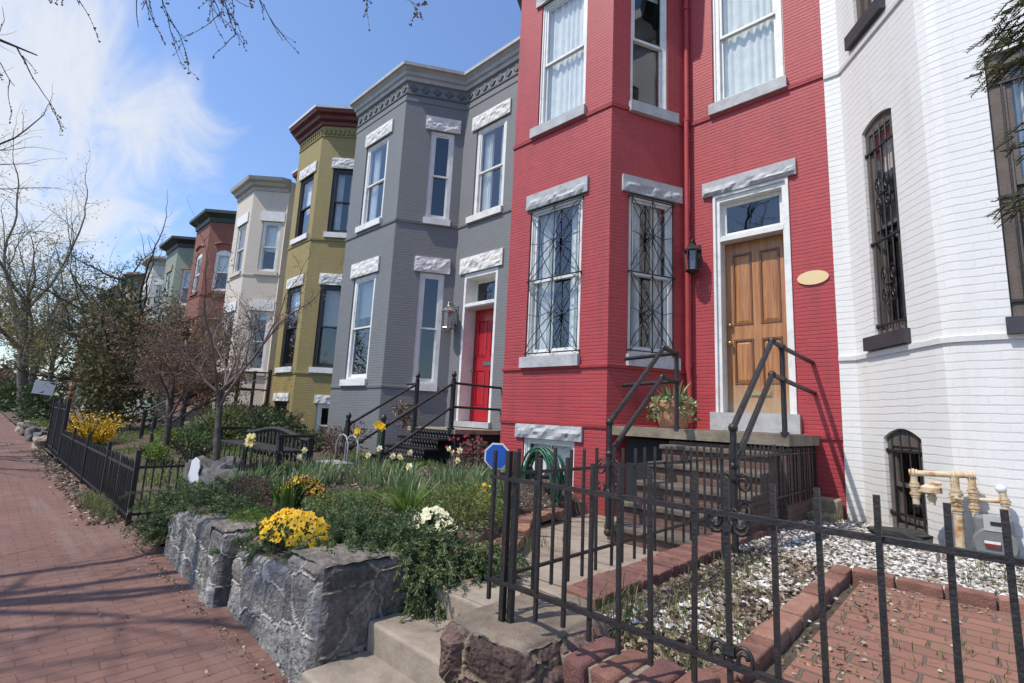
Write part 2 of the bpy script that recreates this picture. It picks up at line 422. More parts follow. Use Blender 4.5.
def window(root, W, o, seed=0):
    u0, u1, z0, z1 = o['u0'], o['u1'], o['z0'], o['z1']; fm = o.get('frame', WHITE); fw = o.get('fw', .075)
    mb = MB(); ring(mb, W, u0 + .001, u1 - .001, z0 + .001, z1 - .001, -.135, -.035, fw, .06, o.get('ft', fw))
    if o.get('bead', True): ring(mb, W, u0 + fw * .2, u1 - fw * .2, z0 + .012, z1 - .012, -.036, -.018, .022)
    f = mb.build('window', fm, root)
    a, b, c, e = u0 + fw, u1 - fw, z0 + .06, z1 - o.get('ft', fw); m = o.get('meet', .5) * (e - c) + c
    s = o.get('sash', .04); sm = o.get('sashmat', fm)
    mb = MB(); ring(mb, W, a, b, m - .02, e, -.08, -.05, s); mb.build('sash', sm, f)
    mb = MB(); ring(mb, W, a, b, c, m + .02, -.118, -.088, s, s * 1.7); mb.build('sash', sm, f)
    mb = MB(); mb.poly([W.p(a + s, -.064, m), W.p(b - s, -.064, m), W.p(b - s, -.064, e - s), W.p(a + s, -.064, e - s)]); mb.build('pane', GLASS, f)
    mb = MB(); mb.poly([W.p(a + s, -.104, c + s), W.p(b - s, -.104, c + s), W.p(b - s, -.104, m), W.p(a + s, -.104, m)]); mb.build('pane', GLASS, f)
    k = o.get('cur')
    if k == 'sheer':
        mb = MB(); drape(mb, W, a, b, c, e, -.165, .018, 7, seed); mb.build('curtain', CURTAIN, f)
    elif k == 'sides':
        mb = MB(); w = (b - a); drape(mb, W, a, a + w * .36, c, e, -.2, .03, 4, seed); drape(mb, W, b - w * .3, b, c, e, -.2, .03, 3, seed + 2); mb.build('curtain', CURTAIN, f)
    elif k == 'blind':
        mb = MB(); zz = c + (e - c) * o.get('bl', .5); n = int((e - zz) / .05)
        for i in range(n):
            z = zz + (e - zz) * i / n; mb.poly([W.p(a, -.20, z), W.p(b, -.20, z), W.p(b, -.175, z + .046), W.p(a, -.175, z + .046)])
        mb.build('blind', BLIND, f)
    elif k == 'shade':
        mb = MB(); zz = c + (e - c) * o.get('bl', .5); mb.poly([W.p(a, -.18, zz), W.p(b, -.18, zz), W.p(b, -.18, e), W.p(a, -.18, e)]); mb.build('blind', CURTAIN, f)
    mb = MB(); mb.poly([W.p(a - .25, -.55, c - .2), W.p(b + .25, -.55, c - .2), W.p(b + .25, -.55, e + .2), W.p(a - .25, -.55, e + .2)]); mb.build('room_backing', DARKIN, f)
    if o.get('grille'): grille(W, u0 + .03, u1 - .03, z0 + .05, z1 - .06, .03, f)
    if o.get('lintel'):
        l = o['lintel']; mb = MB()
        if l.get('flat'): wbox(mb, W, l['u0'], l['u1'], -.03, .045, l['z0'], l['z1'])
        else: rough_block(mb, W, l['u0'], l['u1'], l['z0'], l['z1'], .04, seed, l.get('rough', .05), l.get('margin', .0))
        mb.build('lintel', l['m'], root)
    if o.get('sill'):
        l = o['sill']; mb = MB(); wbox(mb, W, l.get('u0', u0 - .08), l.get('u1', u1 + .08), -.137, .07, l['z0'], l.get('z1', z0) - .002)
        mb.build('window_sill', l['m'], root)
    return f

def panel_door(root, W, u0, u1, z0, z1, d, m, panels, frame, mould=None):
    mb = MB(); th = .04
    wbox(mb, W, u0, u1, d - th, d - .014, z0, z1)
    us = sorted({0, 1} | {q for p in panels for q in (p[0], p[1])}); zs = sorted({0, 1} | {q for p in panels for q in (p[2], p[3])})
    for i in range(len(us) - 1):
        for j in range(len(zs) - 1):
            uc = (us[i] + us[i + 1]) / 2; zc = (zs[j] + zs[j + 1]) / 2
            if any(p[0] < uc < p[1] and p[2] < zc < p[3] for p in panels): continue
            wbox(mb, W, u0 + (u1 - u0) * us[i], u0 + (u1 - u0) * us[i + 1], d - .015, d, z0 + (z1 - z0) * zs[j], z0 + (z1 - z0) * zs[j + 1])
    dr = mb.build('door', m, root)
    for p in panels:
        a, b = u0 + (u1 - u0) * p[0], u0 + (u1 - u0) * p[1]; c, e = z0 + (z1 - z0) * p[2], z0 + (z1 - z0) * p[3]; q = .035
        mb = MB(); mb.cm = 1 if mould else 0; ring(mb, W, a + .004, b - .004, c + .004, e - .004, d - .013, d + .009, .022); mb.cm = 0
        P = [(a + q, c + q), (b - q, c + q), (b - q, e - q), (a + q, e - q)]; Q = [(a + 2 * q, c + 2 * q), (b - 2 * q, c + 2 * q), (b - 2 * q, e - 2 * q), (a + 2 * q, e - 2 * q)]
        for k in range(4):
            k2 = (k + 1) % 4; mb.poly([W.p(P[k][0], d - .012, P[k][1]), W.p(P[k2][0], d - .012, P[k2][1]), W.p(Q[k2][0], d - .002, Q[k2][1]), W.p(Q[k][0], d - .002, Q[k][1])])
        mb.poly([W.p(x, d - .002, z) for x, z in Q]); mb.build('door_panel', [m, mould] if mould else m, dr)
    return dr

def house(name, label, base, pts, zb, zt, wallm, segs, courses=(), course_m=None, cornice=None, cat='house', roofm=None, back=15.5, cprof=None):
    root = thing(name, label, cat, base, 'brick row houses along the street')
    mb = MB(); off = 0; Ws = []
    for i in range(len(pts) - 1):
        W = Wall(pts[i], pts[i + 1]); Ws.append(W); wall_mesh(mb, W, zb, zt, segs.get(i, []), u_off=off); off += W.L
    xL, xR = pts[0][0], pts[-1][0]
    for a, b in (((xR, pts[-1][1]), (xR, back)), ((xR, back), (xL, back)), ((xL, back), (xL, pts[0][1]))):
        wall_mesh(mb, Wall(a, b), zb, zt, [])
    mb.build('wall', wallm, root)
    mb = MB(); P = list(pts) + [(xR, back), (xL, back)]
    mb.poly([(x, y, zt - .02) for x, y in P]); mb.build('roof', roofm or ROOFM, root)
    for z in courses:
        i0, i1 = 0, len(pts)
        if isinstance(z, tuple): z, i0, i1 = z
        mb = MB(); sweep(mb, pts[i0:i1], [(-.02, z - .035), (.022, z - .03), (.028, z + .02), (-.02, z + .035)]); mb.build('string_course', course_m or wallm, root)
    if cornice:
        for nm, prof, m in cornice:
            mb = MB(); sweep(mb, pts, prof); mb.build(nm, m, root)
    seed = sum(map(ord, name + label)) % 97
    for i, ops in segs.items():
        for j, o in enumerate(ops):
            if o.get('type', 'win') == 'win': window(root, Ws[i], o, seed + i * 3 + j)
    return root, Ws

def dentils(root, Ws, idx, z0, z1, m, step=.16, d=.035, diamond=True, name='dentil_frieze'):
    mb = MB()
    for i in idx:
        W = Ws[i]; n = int(W.L / step)
        for k in range(n):
            u = W.L * (k + .5) / n; w = step * .42; zm = (z0 + z1) / 2
            if diamond:
                pts = [(u - w, zm), (u, z0), (u + w, zm), (u, z1)]
                f = [W.p(x, d, z) for x, z in pts]; b = [W.p(x, -.01, z) for x, z in pts]
                mb.poly(f)
                for q in range(4): mb.poly([b[q], b[(q + 1) % 4], f[(q + 1) % 4], f[q]])
            else: wbox(mb, W, u - w * .6, u + w * .6, -.01, d, z0, z1)
        wbox(mb, W, 0, W.L, -.01, d * .8, z0 - .07, z0 - .03)
    mb.build(name, m, root)
ROOFM = paint('flat_roof_tar', (.09, .09, .09), .9, .3, 2, .4, 30)
# ------------------------------------------------------------------ wall finishes
RED = brick('red_painted_brick', (.445, .050, .058), (.40, .043, .051), (.48, .080, .090), .2, .0515, .0045, .6, .32, .55, (.18, .038, .043), .65, line=.26, wob=.007, grime=((.16, .05, .046), 1.5, .6))
GREY = brick('grey_painted_brick', (.187, .194, .20), (.176, .183, .189), (.187, .194, .199), .2, .056, .004, .4, .18, .6, (.14, .14, .145), .35, line=.35, grime=((.13, .125, .12), 1.6, .5))
OLIVE = brick('olive_yellow_painted_brick', (.33, .255, .095), (.305, .237, .085), (.29, .225, .085), .2, .06, .005, .4, .2, .65, (.19, .145, .06), .4, line=.4)
CREAM = brick('cream_painted_brick', (.66, .585, .49), (.63, .555, .465), (.57, .50, .42), .2, .062, .006, .4, .12, .7, (.46, .39, .33), .3)
RUST = brick('rust_red_brick', (.26, .085, .058), (.22, .07, .05), (.24, .12, .09), .2, .065, .008, .4, .3, .75, (.12, .05, .04), .3)
SAGE = brick('sage_green_painted_brick', (.26, .31, .245), (.245, .295, .235), (.24, .28, .22), .2, .065, .006, .4, .2, .7, (.16, .19, .15), .3)
IVORY = brick('ivory_painted_brick', (.56, .555, .52), (.54, .53, .50), (.5, .49, .46), .2, .065, .006, .4, .2, .7, (.36, .35, .33), .3)
TAN = brick('tan_brick', (.42, .29, .20), (.38, .26, .18), (.36, .27, .2), .2, .065, .008, .4, .2, .75, (.22, .15, .1), .3)
WHITEB = brick('white_painted_brick', (.765, .76, .735), (.745, .74, .715), (.70, .695, .675), .225, .077, .0035, .32, .06, .5, (.56, .52, .455), .55, wob=.012, line=.06, grime=((.50, .45, .38), 1.1, .6))
SLATE = paint('dark_grey_sill_paint', (.045, .043, .05), .5, .2, 5, .25, 50)
MAROON = paint('maroon_cornice_paint', (.13, .022, .025), .5, .25, 4, .2, 50)
GREYTRIM = paint('light_grey_cornice_paint', (.40, .39, .385), .55, .18, 3, .15, 50, 0, ((.2, .2, .2), .35))
CREAMTRIM = paint('beige_grey_cornice_paint', (.40, .375, .33), .6, .2, 3, .2, 50)
DKGREEN = paint('dark_green_cornice_paint', (.022, .045, .038), .5, .25, 4, .2, 50)
BLACKTRIM = paint('black_cornice_paint', (.022, .026, .028), .5, .25, 4, .2, 50)
TANTRIM = paint('tan_cornice_paint', (.36, .25, .17), .6, .2, 3, .2, 50)
REDDOOR = paint('glossy_red_door_paint', (.38, .013, .022), .32, .12, 3, .08, 40)
OAK = woodmat('varnished_oak', (.50, .235, .085), (.24, .09, .032), (.36, .29, .20), 1.62)
OAKD = woodmat('oak_moulding_groove_shade', (.22, .085, .03), (.11, .04, .016), (.2, .15, .1), 1.62)  # darker moulding stain, also painting the shadow in the panel grooves
BRASS = paint('brass', (.55, .40, .16), .3, .2, 8, .1, 60, 1)
WORNWOOD = paint('weathered_grey_brown_wood', (.13, .105, .09), .8, .35, 5, .6, 60, streak=.85)
STEEL = paint('dull_steel', (.3, .3, .3), .4, .3, 8, .2, 60, 1)

def win(u0, u1, z0, z1, **k): return dict(u0=u0, u1=u1, z0=z0, z1=z1, **k)
def L(u0, u1, z0, z1, m, **k): return dict(u0=u0, u1=u1, z0=z0, z1=z1, m=m, **k)

# ---- red house
rp = [(-6.31, 7.1), (-5.70, 5.858), (-3.71, 5.858), (-3.10, 7.1), (-1.212, 7.1)]
def rl(u0, u1, z0, z1): return L(u0, u1, z0, z1, GREYP, margin=.38, rough=.06)
def rs(u0, u1, z0): return L(u0, u1, z0, None, GREYP) | {'z1': z0 + .172}
red_segs = {
  1: [win(.46, 1.51, 2.415, 4.89, fw=.07, lintel=rl(.375, 1.605, 4.89, 5.145), sill=rs(.40, 1.53, 2.242), cur='sides', grille=True),
      win(.52, 1.50, 6.35, 8.72, fw=.075, lintel=rl(.40, 1.605, 8.72, 8.98), sill=rs(.41, 1.53, 6.18), cur='sheer'),
      win(.50, 1.47, .30, 1.17, fw=.05, lintel=L(.35, 1.615, 1.165, 1.372, GREYP, rough=.06, margin=.0), cur='shade', bl=.4)],
  2: [win(.32, 1.12, 2.425, 4.835, fw=.07, lintel=rl(.195, 1.265, 4.835, 5.09), sill=rs(.30, 1.19, 2.25), cur='sides', grille=True),
      win(.32, 1.02, 6.31, 8.6, fw=.06, lintel=rl(.22, 1.15, 8.6, 8.86), sill=rs(.30, 1.18, 6.135), cur='shade', bl=.93)],
  3: [win(.42, 1.43, 6.345, 8.7, fw=.10, lintel=rl(.30, 1.55, 8.7, 8.96), sill=rs(.375, 1.455, 6.185), cur='sheer'),
      win(.41, 1.405, 1.66, 4.865, type='door', depth=.26)],
}
RCORN = [('frieze_band', [(-.02, 9.30), (.05, 9.32), (.05, 9.62), (-.02, 9.62)], BLACKTRIM),
         ('cornice', [(-.02, 9.62), (.10, 9.64), (.18, 9.80), (.34, 9.90), (.38, 10.12), (.38, 10.22), (-.02, 10.25)], BLACKTRIM)]
red_house, RW = house('row_house', 'bright red painted brick row house with grey stone lintels and a varnished wood door', (-3.76, 6.5, 0), rp, -.1, 10.1, RED, red_segs, (1.405, (2.235, 0, 4), 6.178), RED, RCORN)
W = RW[3]
mb = MB()                                     # door frame, transom bar
ring(mb, W, .412, 1.403, 1.66, 4.863, -.24, -.012, .075, .0, .10)
ring(mb, W, .40, 1.415, 1.66, 4.875, -.012, .022, .035, .0, .04)
wbox(mb, W, .487, 1.328, -.236, -.03, 4.16, 4.235); wbox(mb, W, .480, 1.335, -.03, -.005, 4.15, 4.215)
ring(mb, W, .487, 1.328, 4.235, 4.763, -.16, -.12, .06)
df = mb.build('door_frame', WHITE, red_house)
mb = MB(); mb.poly([W.p(.54, -.14, 4.29), W.p(1.27, -.14, 4.29), W.p(1.27, -.14, 4.71), W.p(.54, -.14, 4.71)]); mb.build('transom_pane', GLASS, df)
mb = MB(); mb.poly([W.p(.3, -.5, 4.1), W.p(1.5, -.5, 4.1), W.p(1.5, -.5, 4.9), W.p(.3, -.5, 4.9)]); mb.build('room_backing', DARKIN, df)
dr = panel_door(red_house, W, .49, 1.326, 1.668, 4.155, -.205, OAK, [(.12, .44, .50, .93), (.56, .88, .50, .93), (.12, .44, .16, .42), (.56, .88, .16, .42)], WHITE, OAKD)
mb = MB()
mb.ball(W.p(.555, -.14, 2.66), .032, 10, 7); mb.tube([W.p(.555, -.20, 2.66), W.p(.555, -.15, 2.66)], .014, 8); mb.build('door_knob', BRASS, dr, smooth=True); mb = MB()
mb.ball(W.p(.555, -.155, 2.92), .024, 10, 7); mb.tube([W.p(.555, -.20, 2.92), W.p(.555, -.16, 2.92)], .028, 10); mb.build('deadbolt', BRASS, dr, smooth=True)
mb = MB(); wbox(mb, W, .79, 1.07, -.203, -.196, 1.90, 1.965); wbox(mb, W, .81, 1.05, -.196, -.188, 1.915, 1.95); mb.build('mail_slot', paint('tarnished_brass', (.42, .36, .22), .45, .3, 8, .2, 60, .6), dr)
mb = MB(); rough_block(mb, W, .25, 1.52, 4.878, 5.105, .04, 5, .09, .42); mb.build('lintel', GREYP, red_house)
mb = MB(); wbox(mb, W, .335, 1.455, -.262, .075, 1.42, 1.664); mb.build('door_sill', GREYP, red_house)
mb = MB(); mb.tube([(-3.06, 7.02, 9.4), (-3.06, 7.02, 6.25), (-3.06, 7.0, 6.16), (-3.06, 7.0, 2.3), (-3.05, 7.02, 2.1), (-3.05, 7.02, 1.5)], .036, 10)
for z in (8.2, 6.2, 4.0, 2.3): mb.tube([(-3.06, 7.012, z), (-3.06, 7.012, z + .06)], .045, 10)
mb.build('downspout', paint('red_pipe_paint', (.36, .042, .048), .75, .15, 5, .15, 50), red_house, smooth=True, sharp=.8)

# ---- grey house
gp = [(-12.30, 7.1), (-11.68, 5.92), (-9.42, 5.92), (-8.62, 7.1), (-6.312, 7.1)]
def gl(u0, u1, z0, z1): return L(u0, u1, z0, z1, LINTW, rough=.032)
def gs(u0, u1, z1): return L(u0, u1, z1 - .15, z1, WHITE)
grey_segs = {
  1: [win(.62, 1.62, 2.17, 4.67, fw=.10, lintel=gl(.49, 1.74, 4.67, 5.03), sill=gs(.53, 1.67, 2.17), cur='blind', bl=.62, bead=False),
      win(.62, 1.64, 5.99, 8.15, fw=.10, lintel=gl(.58, 1.80, 8.15, 8.48), sill=gs(.55, 1.66, 5.99), cur='sides', bead=False)],
  2: [win(.63, 1.19, 2.10, 4.64, fw=.09, lintel=gl(.49, 1.30, 4.64, 4.99), sill=gs(.58, 1.19, 2.10), bead=False),
      win(.64, 1.20, 5.93, 8.13, fw=.09, lintel=gl(.50, 1.33, 8.13, 8.47), sill=gs(.60, 1.23, 5.93), bead=False)],
  3: [win(.46, 1.44, 5.92, 8.09, fw=.10, lintel=gl(.31, 1.55, 8.09, 8.43), sill=gs(.33, 1.45, 5.94), cur='sides', bead=False),
      win(.33, 1.40, 1.33, 4.60, type='door', depth=.40)],
}
GCORN = [('frieze_band', [(-.02, 8.77), (.015, 8.78), (.015, 8.86), (-.02, 8.87)], GREY),
         ('cornice', [(-.02, 9.27), (.05, 9.28), (.06, 9.37), (.10, 9.40), (.12, 9.47), (.18, 9.54), (.22, 9.56), (.22, 9.64), (-.02, 9.68)], GREYTRIM)]
grey_house, GW = house('row_house', 'charcoal grey painted brick row house with white stone lintels and a red front door', (-9.3, 6.5, 0), gp, -.1, 9.6, GREY, grey_segs, ((2.0, 0, 4), 5.79), GREY, GCORN)
dentils(grey_house, GW, (1, 2, 3), 9.02, 9.22, paint('charcoal_frieze_paint', (.10, .10, .11), .6, .2, 4, .2, 50), .24, .025)
W = GW[3]
mb = MB(); ring(mb, W, .331, 1.399, 1.33, 4.598, -.395, -.01, .07, .0, .10); wbox(mb, W, .401, 1.329, -.37, -.03, 3.82, 3.92); wbox(mb, W, .401, 1.329, -.03, -.005, 3.84, 3.90)
ring(mb, W, .401, 1.329, 3.92, 4.498, -.33, -.29, .07); df = mb.build('door_frame', WHITE, grey_house)
mb = MB(); mb.poly([W.p(.46, -.31, 3.98), W.p(1.27, -.31, 3.98), W.p(1.27, -.31, 4.44), W.p(.46, -.31, 4.44)]); mb.build('transom_pane', GLASS, df)
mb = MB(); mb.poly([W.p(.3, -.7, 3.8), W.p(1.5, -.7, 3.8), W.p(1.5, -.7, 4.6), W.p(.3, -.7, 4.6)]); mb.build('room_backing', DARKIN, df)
dr = panel_door(grey_house, W, .405, 1.325, 1.35, 3.82, -.345, REDDOOR, [(.13, .45, .56, .90), (.57, .87, .56, .90), (.13, .45, .12, .45), (.57, .87, .12, .45)], WHITE)
mb = MB(); wbox(mb, W, .74, 1.0, -.344, -.332, 2.55, 2.63); mb.build('mail_slot', STEEL, dr)
mb = MB(); mb.ball(W.p(.47, -.29, 2.45), .035, 8, 6); mb.build('door_knob', STEEL, dr, smooth=True); mb = MB(); mb.ball(W.p(.47, -.30, 2.75), .028, 8, 6); mb.build('deadbolt', STEEL, dr, smooth=True)
mb = MB(); rough_block(mb, W, .19, 1.545, 4.61, 4.975, .04, 8, .04, 0); mb.build('lintel', LINTW, grey_house)
mb = MB(); wbox(mb, W, .30, 1.44, -.42, .08, 1.22, 1.335); mb.build('door_sill', GREYP, grey_house)
mb = MB(); mb.tube([(-6.62, 7.0, 9.2), (-6.62, 7.0, 2.0)], .05, 10); mb.cm = 1
mb.tube([(-6.62, 7.0, 2.0), (-6.62, 7.0, 1.55), (-6.62, 6.96, 1.4), (-6.62, 6.96, .55), (-6.55, 6.85, .45)], .055, 10)
for z in (1.95, 1.5, .95): mb.tube([(-6.62, 6.99, z), (-6.62, 6.99, z + .07)], .07, 10)
mb.build('downspout', [paint('grey_pipe_paint', (.2, .2, .215), .5, .15, 5, .15, 50), GREYTRIM], grey_house, smooth=True, sharp=.8)
mb = MB(); wbox(mb, W, 2.02, 2.28, -.02, .2, 9.64, 9.75); W2 = GW[3]
mb.lathe([(.02, 0), (.12, .02), (.13, .1), (.07, .18), (.1, .26), (.05, .34), (.01, .36)], W.p(2.15, .10, 9.75), 10); mb.build('parapet_finial', LINTW, grey_house, smooth=True, sharp=.7)

# ---- olive yellow house
yp = [(-18.0, 7.1), (-16.25, 7.1), (-14.91, 5.75), (-13.41, 5.75), (-12.302, 6.87), (-12.301, 7.1)]
def yl(u0, u1, z0, z1): return L(u0, u1, z0, z1, LINTW, rough=.03)
def yw(a, b, c, d, l, s, **k): return win(a, b, c, d, fw=.10, frame=BLACKP, lintel=yl(*l), sill=gs(*s), bead=False, **k)
yel_segs = {
  0: [win(.35, 1.30, 1.45, 4.6, type='door', depth=.3), yw(.35, 1.3, 6.37, 8.25, (.22, 1.42, 8.25, 8.55), (.25, 1.4, 6.37))],
  1: [yw(.5, 1.3, 2.56, 4.86, (.4, 1.4, 4.86, 5.17), (.42, 1.4, 2.56)), yw(.5, 1.3, 6.38, 8.3, (.4, 1.4, 8.3, 8.62), (.42, 1.4, 6.38))],
  2: [yw(.36, 1.26, 2.56, 4.86, (.28, 1.37, 4.86, 5.16), (.26, 1.33, 2.56), cur='shade', bl=.75), yw(.36, 1.24, 6.37, 8.25, (.28, 1.38, 8.25, 8.56), (.25, 1.33, 6.37), cur='shade', bl=.5),
      yw(.36, 1.2, .7, 1.62, (.28, 1.3, 1.62, 1.84), (.3, 1.3, .7))],
  3: [yw(.42, 1.16, 2.56, 4.86, (.37, 1.24, 4.86, 5.18), (.36, 1.22, 2.56), cur='blind', bl=.5), yw(.42, 1.16, 6.38, 8.32, (.37, 1.24, 8.32, 8.63), (.36, 1.22, 6.38), cur='sides'),
      win(.66, 1.30, .45, 1.60, fw=.08, lintel=yl(.58, 1.42, 1.60, 1.82), bead=False)],
}
YCORN = [('cornice', [(-.02, 9.62), (.05, 9.63), (.07, 9.72), (.17, 9.76), (.20, 9.85), (.31, 9.89), (.34, 9.98), (-.02, 9.99)], MAROON),
         ('gutter_edge', [(-.02, 9.995), (.36, 9.985), (.37, 10.05), (-.02, 10.09)], WHITE)]
yel_house, YW = house('row_house', 'olive yellow painted brick row house with black window frames and a maroon cornice', (-15, 6.4, 0), yp, -.1, 9.95, OLIVE, yel_segs, ((2.39, 1, 6), 6.165), OLIVE, YCORN)
dentils(yel_house, YW, (1, 2, 3), 9.36, 9.52, OLIVE, .13, .03, False)
panel_door(yel_house, YW[0], .36, 1.29, 1.46, 3.7, -.25, BLACKP, [(.15, .85, .55, .9), (.15, .85, .1, .45)], WHITE)

def plain_door(root, W, u0, u1, z0, z1, m, tr=True):
    mb = MB(); ring(mb, W, u0 + .001, u1 - .001, z0, z1 - .001, -.29, -.02, .08, 0, .09); wbox(mb, W, u0 + .08, u1 - .08, -.28, -.05, z1 - .85, z1 - .76); f = mb.build('door_frame', WHITE, root)
    mb = MB(); mb.poly([W.p(u0 + .08, -.2, z1 - .76), W.p(u1 - .08, -.2, z1 - .76), W.p(u1 - .08, -.2, z1 - .09), W.p(u0 + .08, -.2, z1 - .09)]); mb.build('transom_pane', GLASS, f)
    panel_door(root, W, u0 + .08, u1 - .08, z0, z1 - .85, -.25, m, [(.15, .45, .5, .92), (.55, .85, .5, .92), (.15, .45, .1, .42), (.55, .85, .1, .42)], WHITE)
# ---- cream house
cp = [(-23.3, 7.1), (-21.85, 7.1), (-20.65, 5.86), (-18.96, 5.86), (-18.10, 6.75), (-18.002, 6.75)]
CL = paint('white_flat_lintel', (.75, .74, .71), .6, .12, 5, .2, 40)
def cw(a, b, c, d, **k): return win(a, b, c, d, fw=.09, frame=k.pop('fm', WHITE), lintel=L(a - .09, b + .12, d, d + .36, CL, flat=True), sill=L(a - .08, b + .08, c - .14, c, CREAM), bead=False, **k)
cream_segs = {0: [win(.3, 1.2, 1.55, 4.7, type='door', depth=.3), cw(.3, 1.2, 6.27, 8.14)], 1: [cw(.45, 1.25, 2.62, 4.79), cw(.45, 1.25, 6.27, 8.14)],
  2: [cw(.48, 1.36, 2.62, 4.79, cur='blind', bl=.5), cw(.48, 1.38, 6.27, 8.14, cur='blind', bl=.45)],
  3: [cw(.46, 1.12, 2.64, 4.80, cur='shade', bl=.9), cw(.46, 1.12, 6.24, 8.14, cur='shade', bl=.42)]}
CCORN = [('cornice', [(-.02, 9.28), (.03, 9.29), (.04, 9.42), (.13, 9.47), (.16, 9.56), (.27, 9.62), (.30, 9.74), (-.02, 9.78)], CREAMTRIM)]
cream_house, CW = house('row_house', 'cream painted brick row house with flat white lintels and a beige cornice', (-20.5, 6.4, 0), cp, -.1, 9.7, CREAM, cream_segs, ((2.44, 1, 6), 6.09), CREAM, CCORN)
plain_door(cream_house, CW[0], .3, 1.2, 1.55, 4.7, BLACKP)
# ---- the houses farther down the street
def far_house(label, xL, xR, b0, b1, m, cm, ctop, cover, z1=(2.6, 4.7), z2=(6.25, 8.1), lm=None, arch=0, doorm=BLACKP, fm=WHITE, rough=False):
    pts = [(xL, 7.1), (b0 - 1.0, 7.1), (b0, 5.86), (b1, 5.86), (b1 + .9, 6.9), (xR, 6.9)]
    def ww(a, b, c, d, **k):
        q = win(a, b, c, d, fw=.08, frame=fm, bead=False, sill=L(a - .08, b + .08, c - .13, c, lm or m), **k)
        if lm and not arch: q['lintel'] = L(a - .1, b + .1, d, d + .3, lm, flat=not rough, rough=.05)
        return q
    w = b1 - b0
    segs = {0: [win(.3, 1.2, 1.5, 4.6, type='door', depth=.3)], 1: [ww(.4, 1.15, *z1), ww(.4, 1.15, *z2)],
            2: [ww(w / 2 - .45, w / 2 + .45, *z1, cur='shade', bl=.55), ww(w / 2 - .45, w / 2 + .45, *z2, cur='sides')],
            3: [ww(.38, 1.06, *z1, cur='blind', bl=.5), ww(.38, 1.06, *z2, cur='shade', bl=.5)]}
    if arch:
        for k in (1, 2, 3):
            for o in segs[k]: o['arch'] = arch; o['ft'] = .08 + arch
    h = ctop - .5
    corn = [('cornice', [(-.02, h), (.05, h + .02), (.08, h + .2), (cover * .55, h + .26), (cover, h + .35), (cover, h + .48), (-.02, h + .52)], cm)]
    r, ws = house('row_house', label, ((xL + xR) / 2, 6.4, 0), pts, -.1, ctop - .1, m, segs, ((2.4, 1, 6), 6.05), m, corn)
    plain_door(r, ws[0], .3, 1.2, 1.5, 4.6, doorm); return r, ws
r, ws = far_house('rust red brick row house with arched windows and a dark green cornice', -28.3, -23.302, -26.05, -24.0, RUST, DKGREEN, 9.8, .32, arch=.14)
for i, (a, b) in ((2, (.5, 1.55)), (3, (.3, 1.15))):
    for z in (4.75, 8.15):
        mb = MB(); n = 8
        pt = [ws[i].p(a + (b - a) * k / n, .02, z + .15 + .12 * (1 - (2 * k / n - 1) ** 2)) for k in range(n + 1)]; mb.tube(pt, .05, 4); mb.build('arch_moulding', RUST, r)
far_house('sage green painted brick row house with a black overhanging cornice', -33.6, -28.302, -31.35, -29.15, SAGE, BLACKTRIM, 9.72, .38, lm=TAN)
far_house('ivory white painted brick row house beyond the green one', -39.1, -33.602, -36.3, -34.45, IVORY, CREAMTRIM, 9.75, .3, lm=CL)
far_house('tan brick row house with a tan cornice at the far end of the view', -44.6, -39.102, -42.4, -40.5, TAN, TANTRIM, 9.8, .34, lm=CL)

for i, (m_, c_, ct) in enumerate(((RUST, CREAMTRIM, 9.7), (CREAM, BLACKTRIM, 9.9), (SAGE, TANTRIM, 9.7), (RUST, DKGREEN, 9.8))):
    x = -44.602 - 5.4 * i
    far_house(('rust brick row house beyond the tan one', 'cream row house with black cornice far down the street', 'green row house far down the street, hidden by trees', 'last rust brick row house at the far end')[i], x - 5.398, x, x - 3.2, x - 1.3, m_, c_, ct, .32, lm=CL)
# ---- white house at the right
wp = [(-1.208, 7.08), (-1.03, 7.08), (-.262, 6.110), (-.205, 6.045), (-.125, 6.005), (-.04, 5.993), (2.0, 5.993), (2.85, 7.08), (4.6, 7.08)]
def wl(**k): return dict(fw=.07, frame=WORNWOOD, bead=False, **k)
Wl = Wall(wp[1], wp[2]).L
white_segs = {
  1: [win(.37, .89, 2.545, 5.09, arch=.075, ft=.15, sill=L(.26, .93, 2.392, 2.545, SLATE), cur='shade', bl=.8, depth=.20, **wl()),
      win(.37, .89, 6.40, 8.8, arch=.13, ft=.2, sill=L(.26, .93, 6.22, 6.40, SLATE), cur='sheer', depth=.20, **wl()),
      win(.40, .96, .50, 1.53, arch=.10, ft=.18, depth=.18, **wl())],
  5: [win(.30, 1.25, 2.51, 5.02, fw=.12, frame=WORNWOOD, bead=False, sill=L(.26, 1.30, 2.36, 2.51, SLATE), cur='sides', depth=.18),
      win(.30, 1.25, 6.4, 8.8, fw=.12, frame=WORNWOOD, bead=False, sill=L(.26, 1.30, 6.22, 6.40, SLATE), cur='sheer', depth=.18)],
  7: [win(.4, 1.35, 1.6, 4.8, type='door', depth=.3)],
}
WCORN = [('cornice', [(-.02, 9.6), (.08, 9.65), (.2, 9.9), (.35, 10.0), (.35, 10.2), (-.02, 10.2)], WHITE)]
white_house, WW = house('row_house', 'white painted brick row house with rounded bay corner and barred windows at the right', (1.5, 6.5, 0), wp, -.1, 10.1, WHITEB, white_segs, ((2.352, 0, 7), 6.12), WHITEB, WCORN)
plain_door(white_house, WW[7], .4, 1.35, 1.6, 4.8, BLACKP)
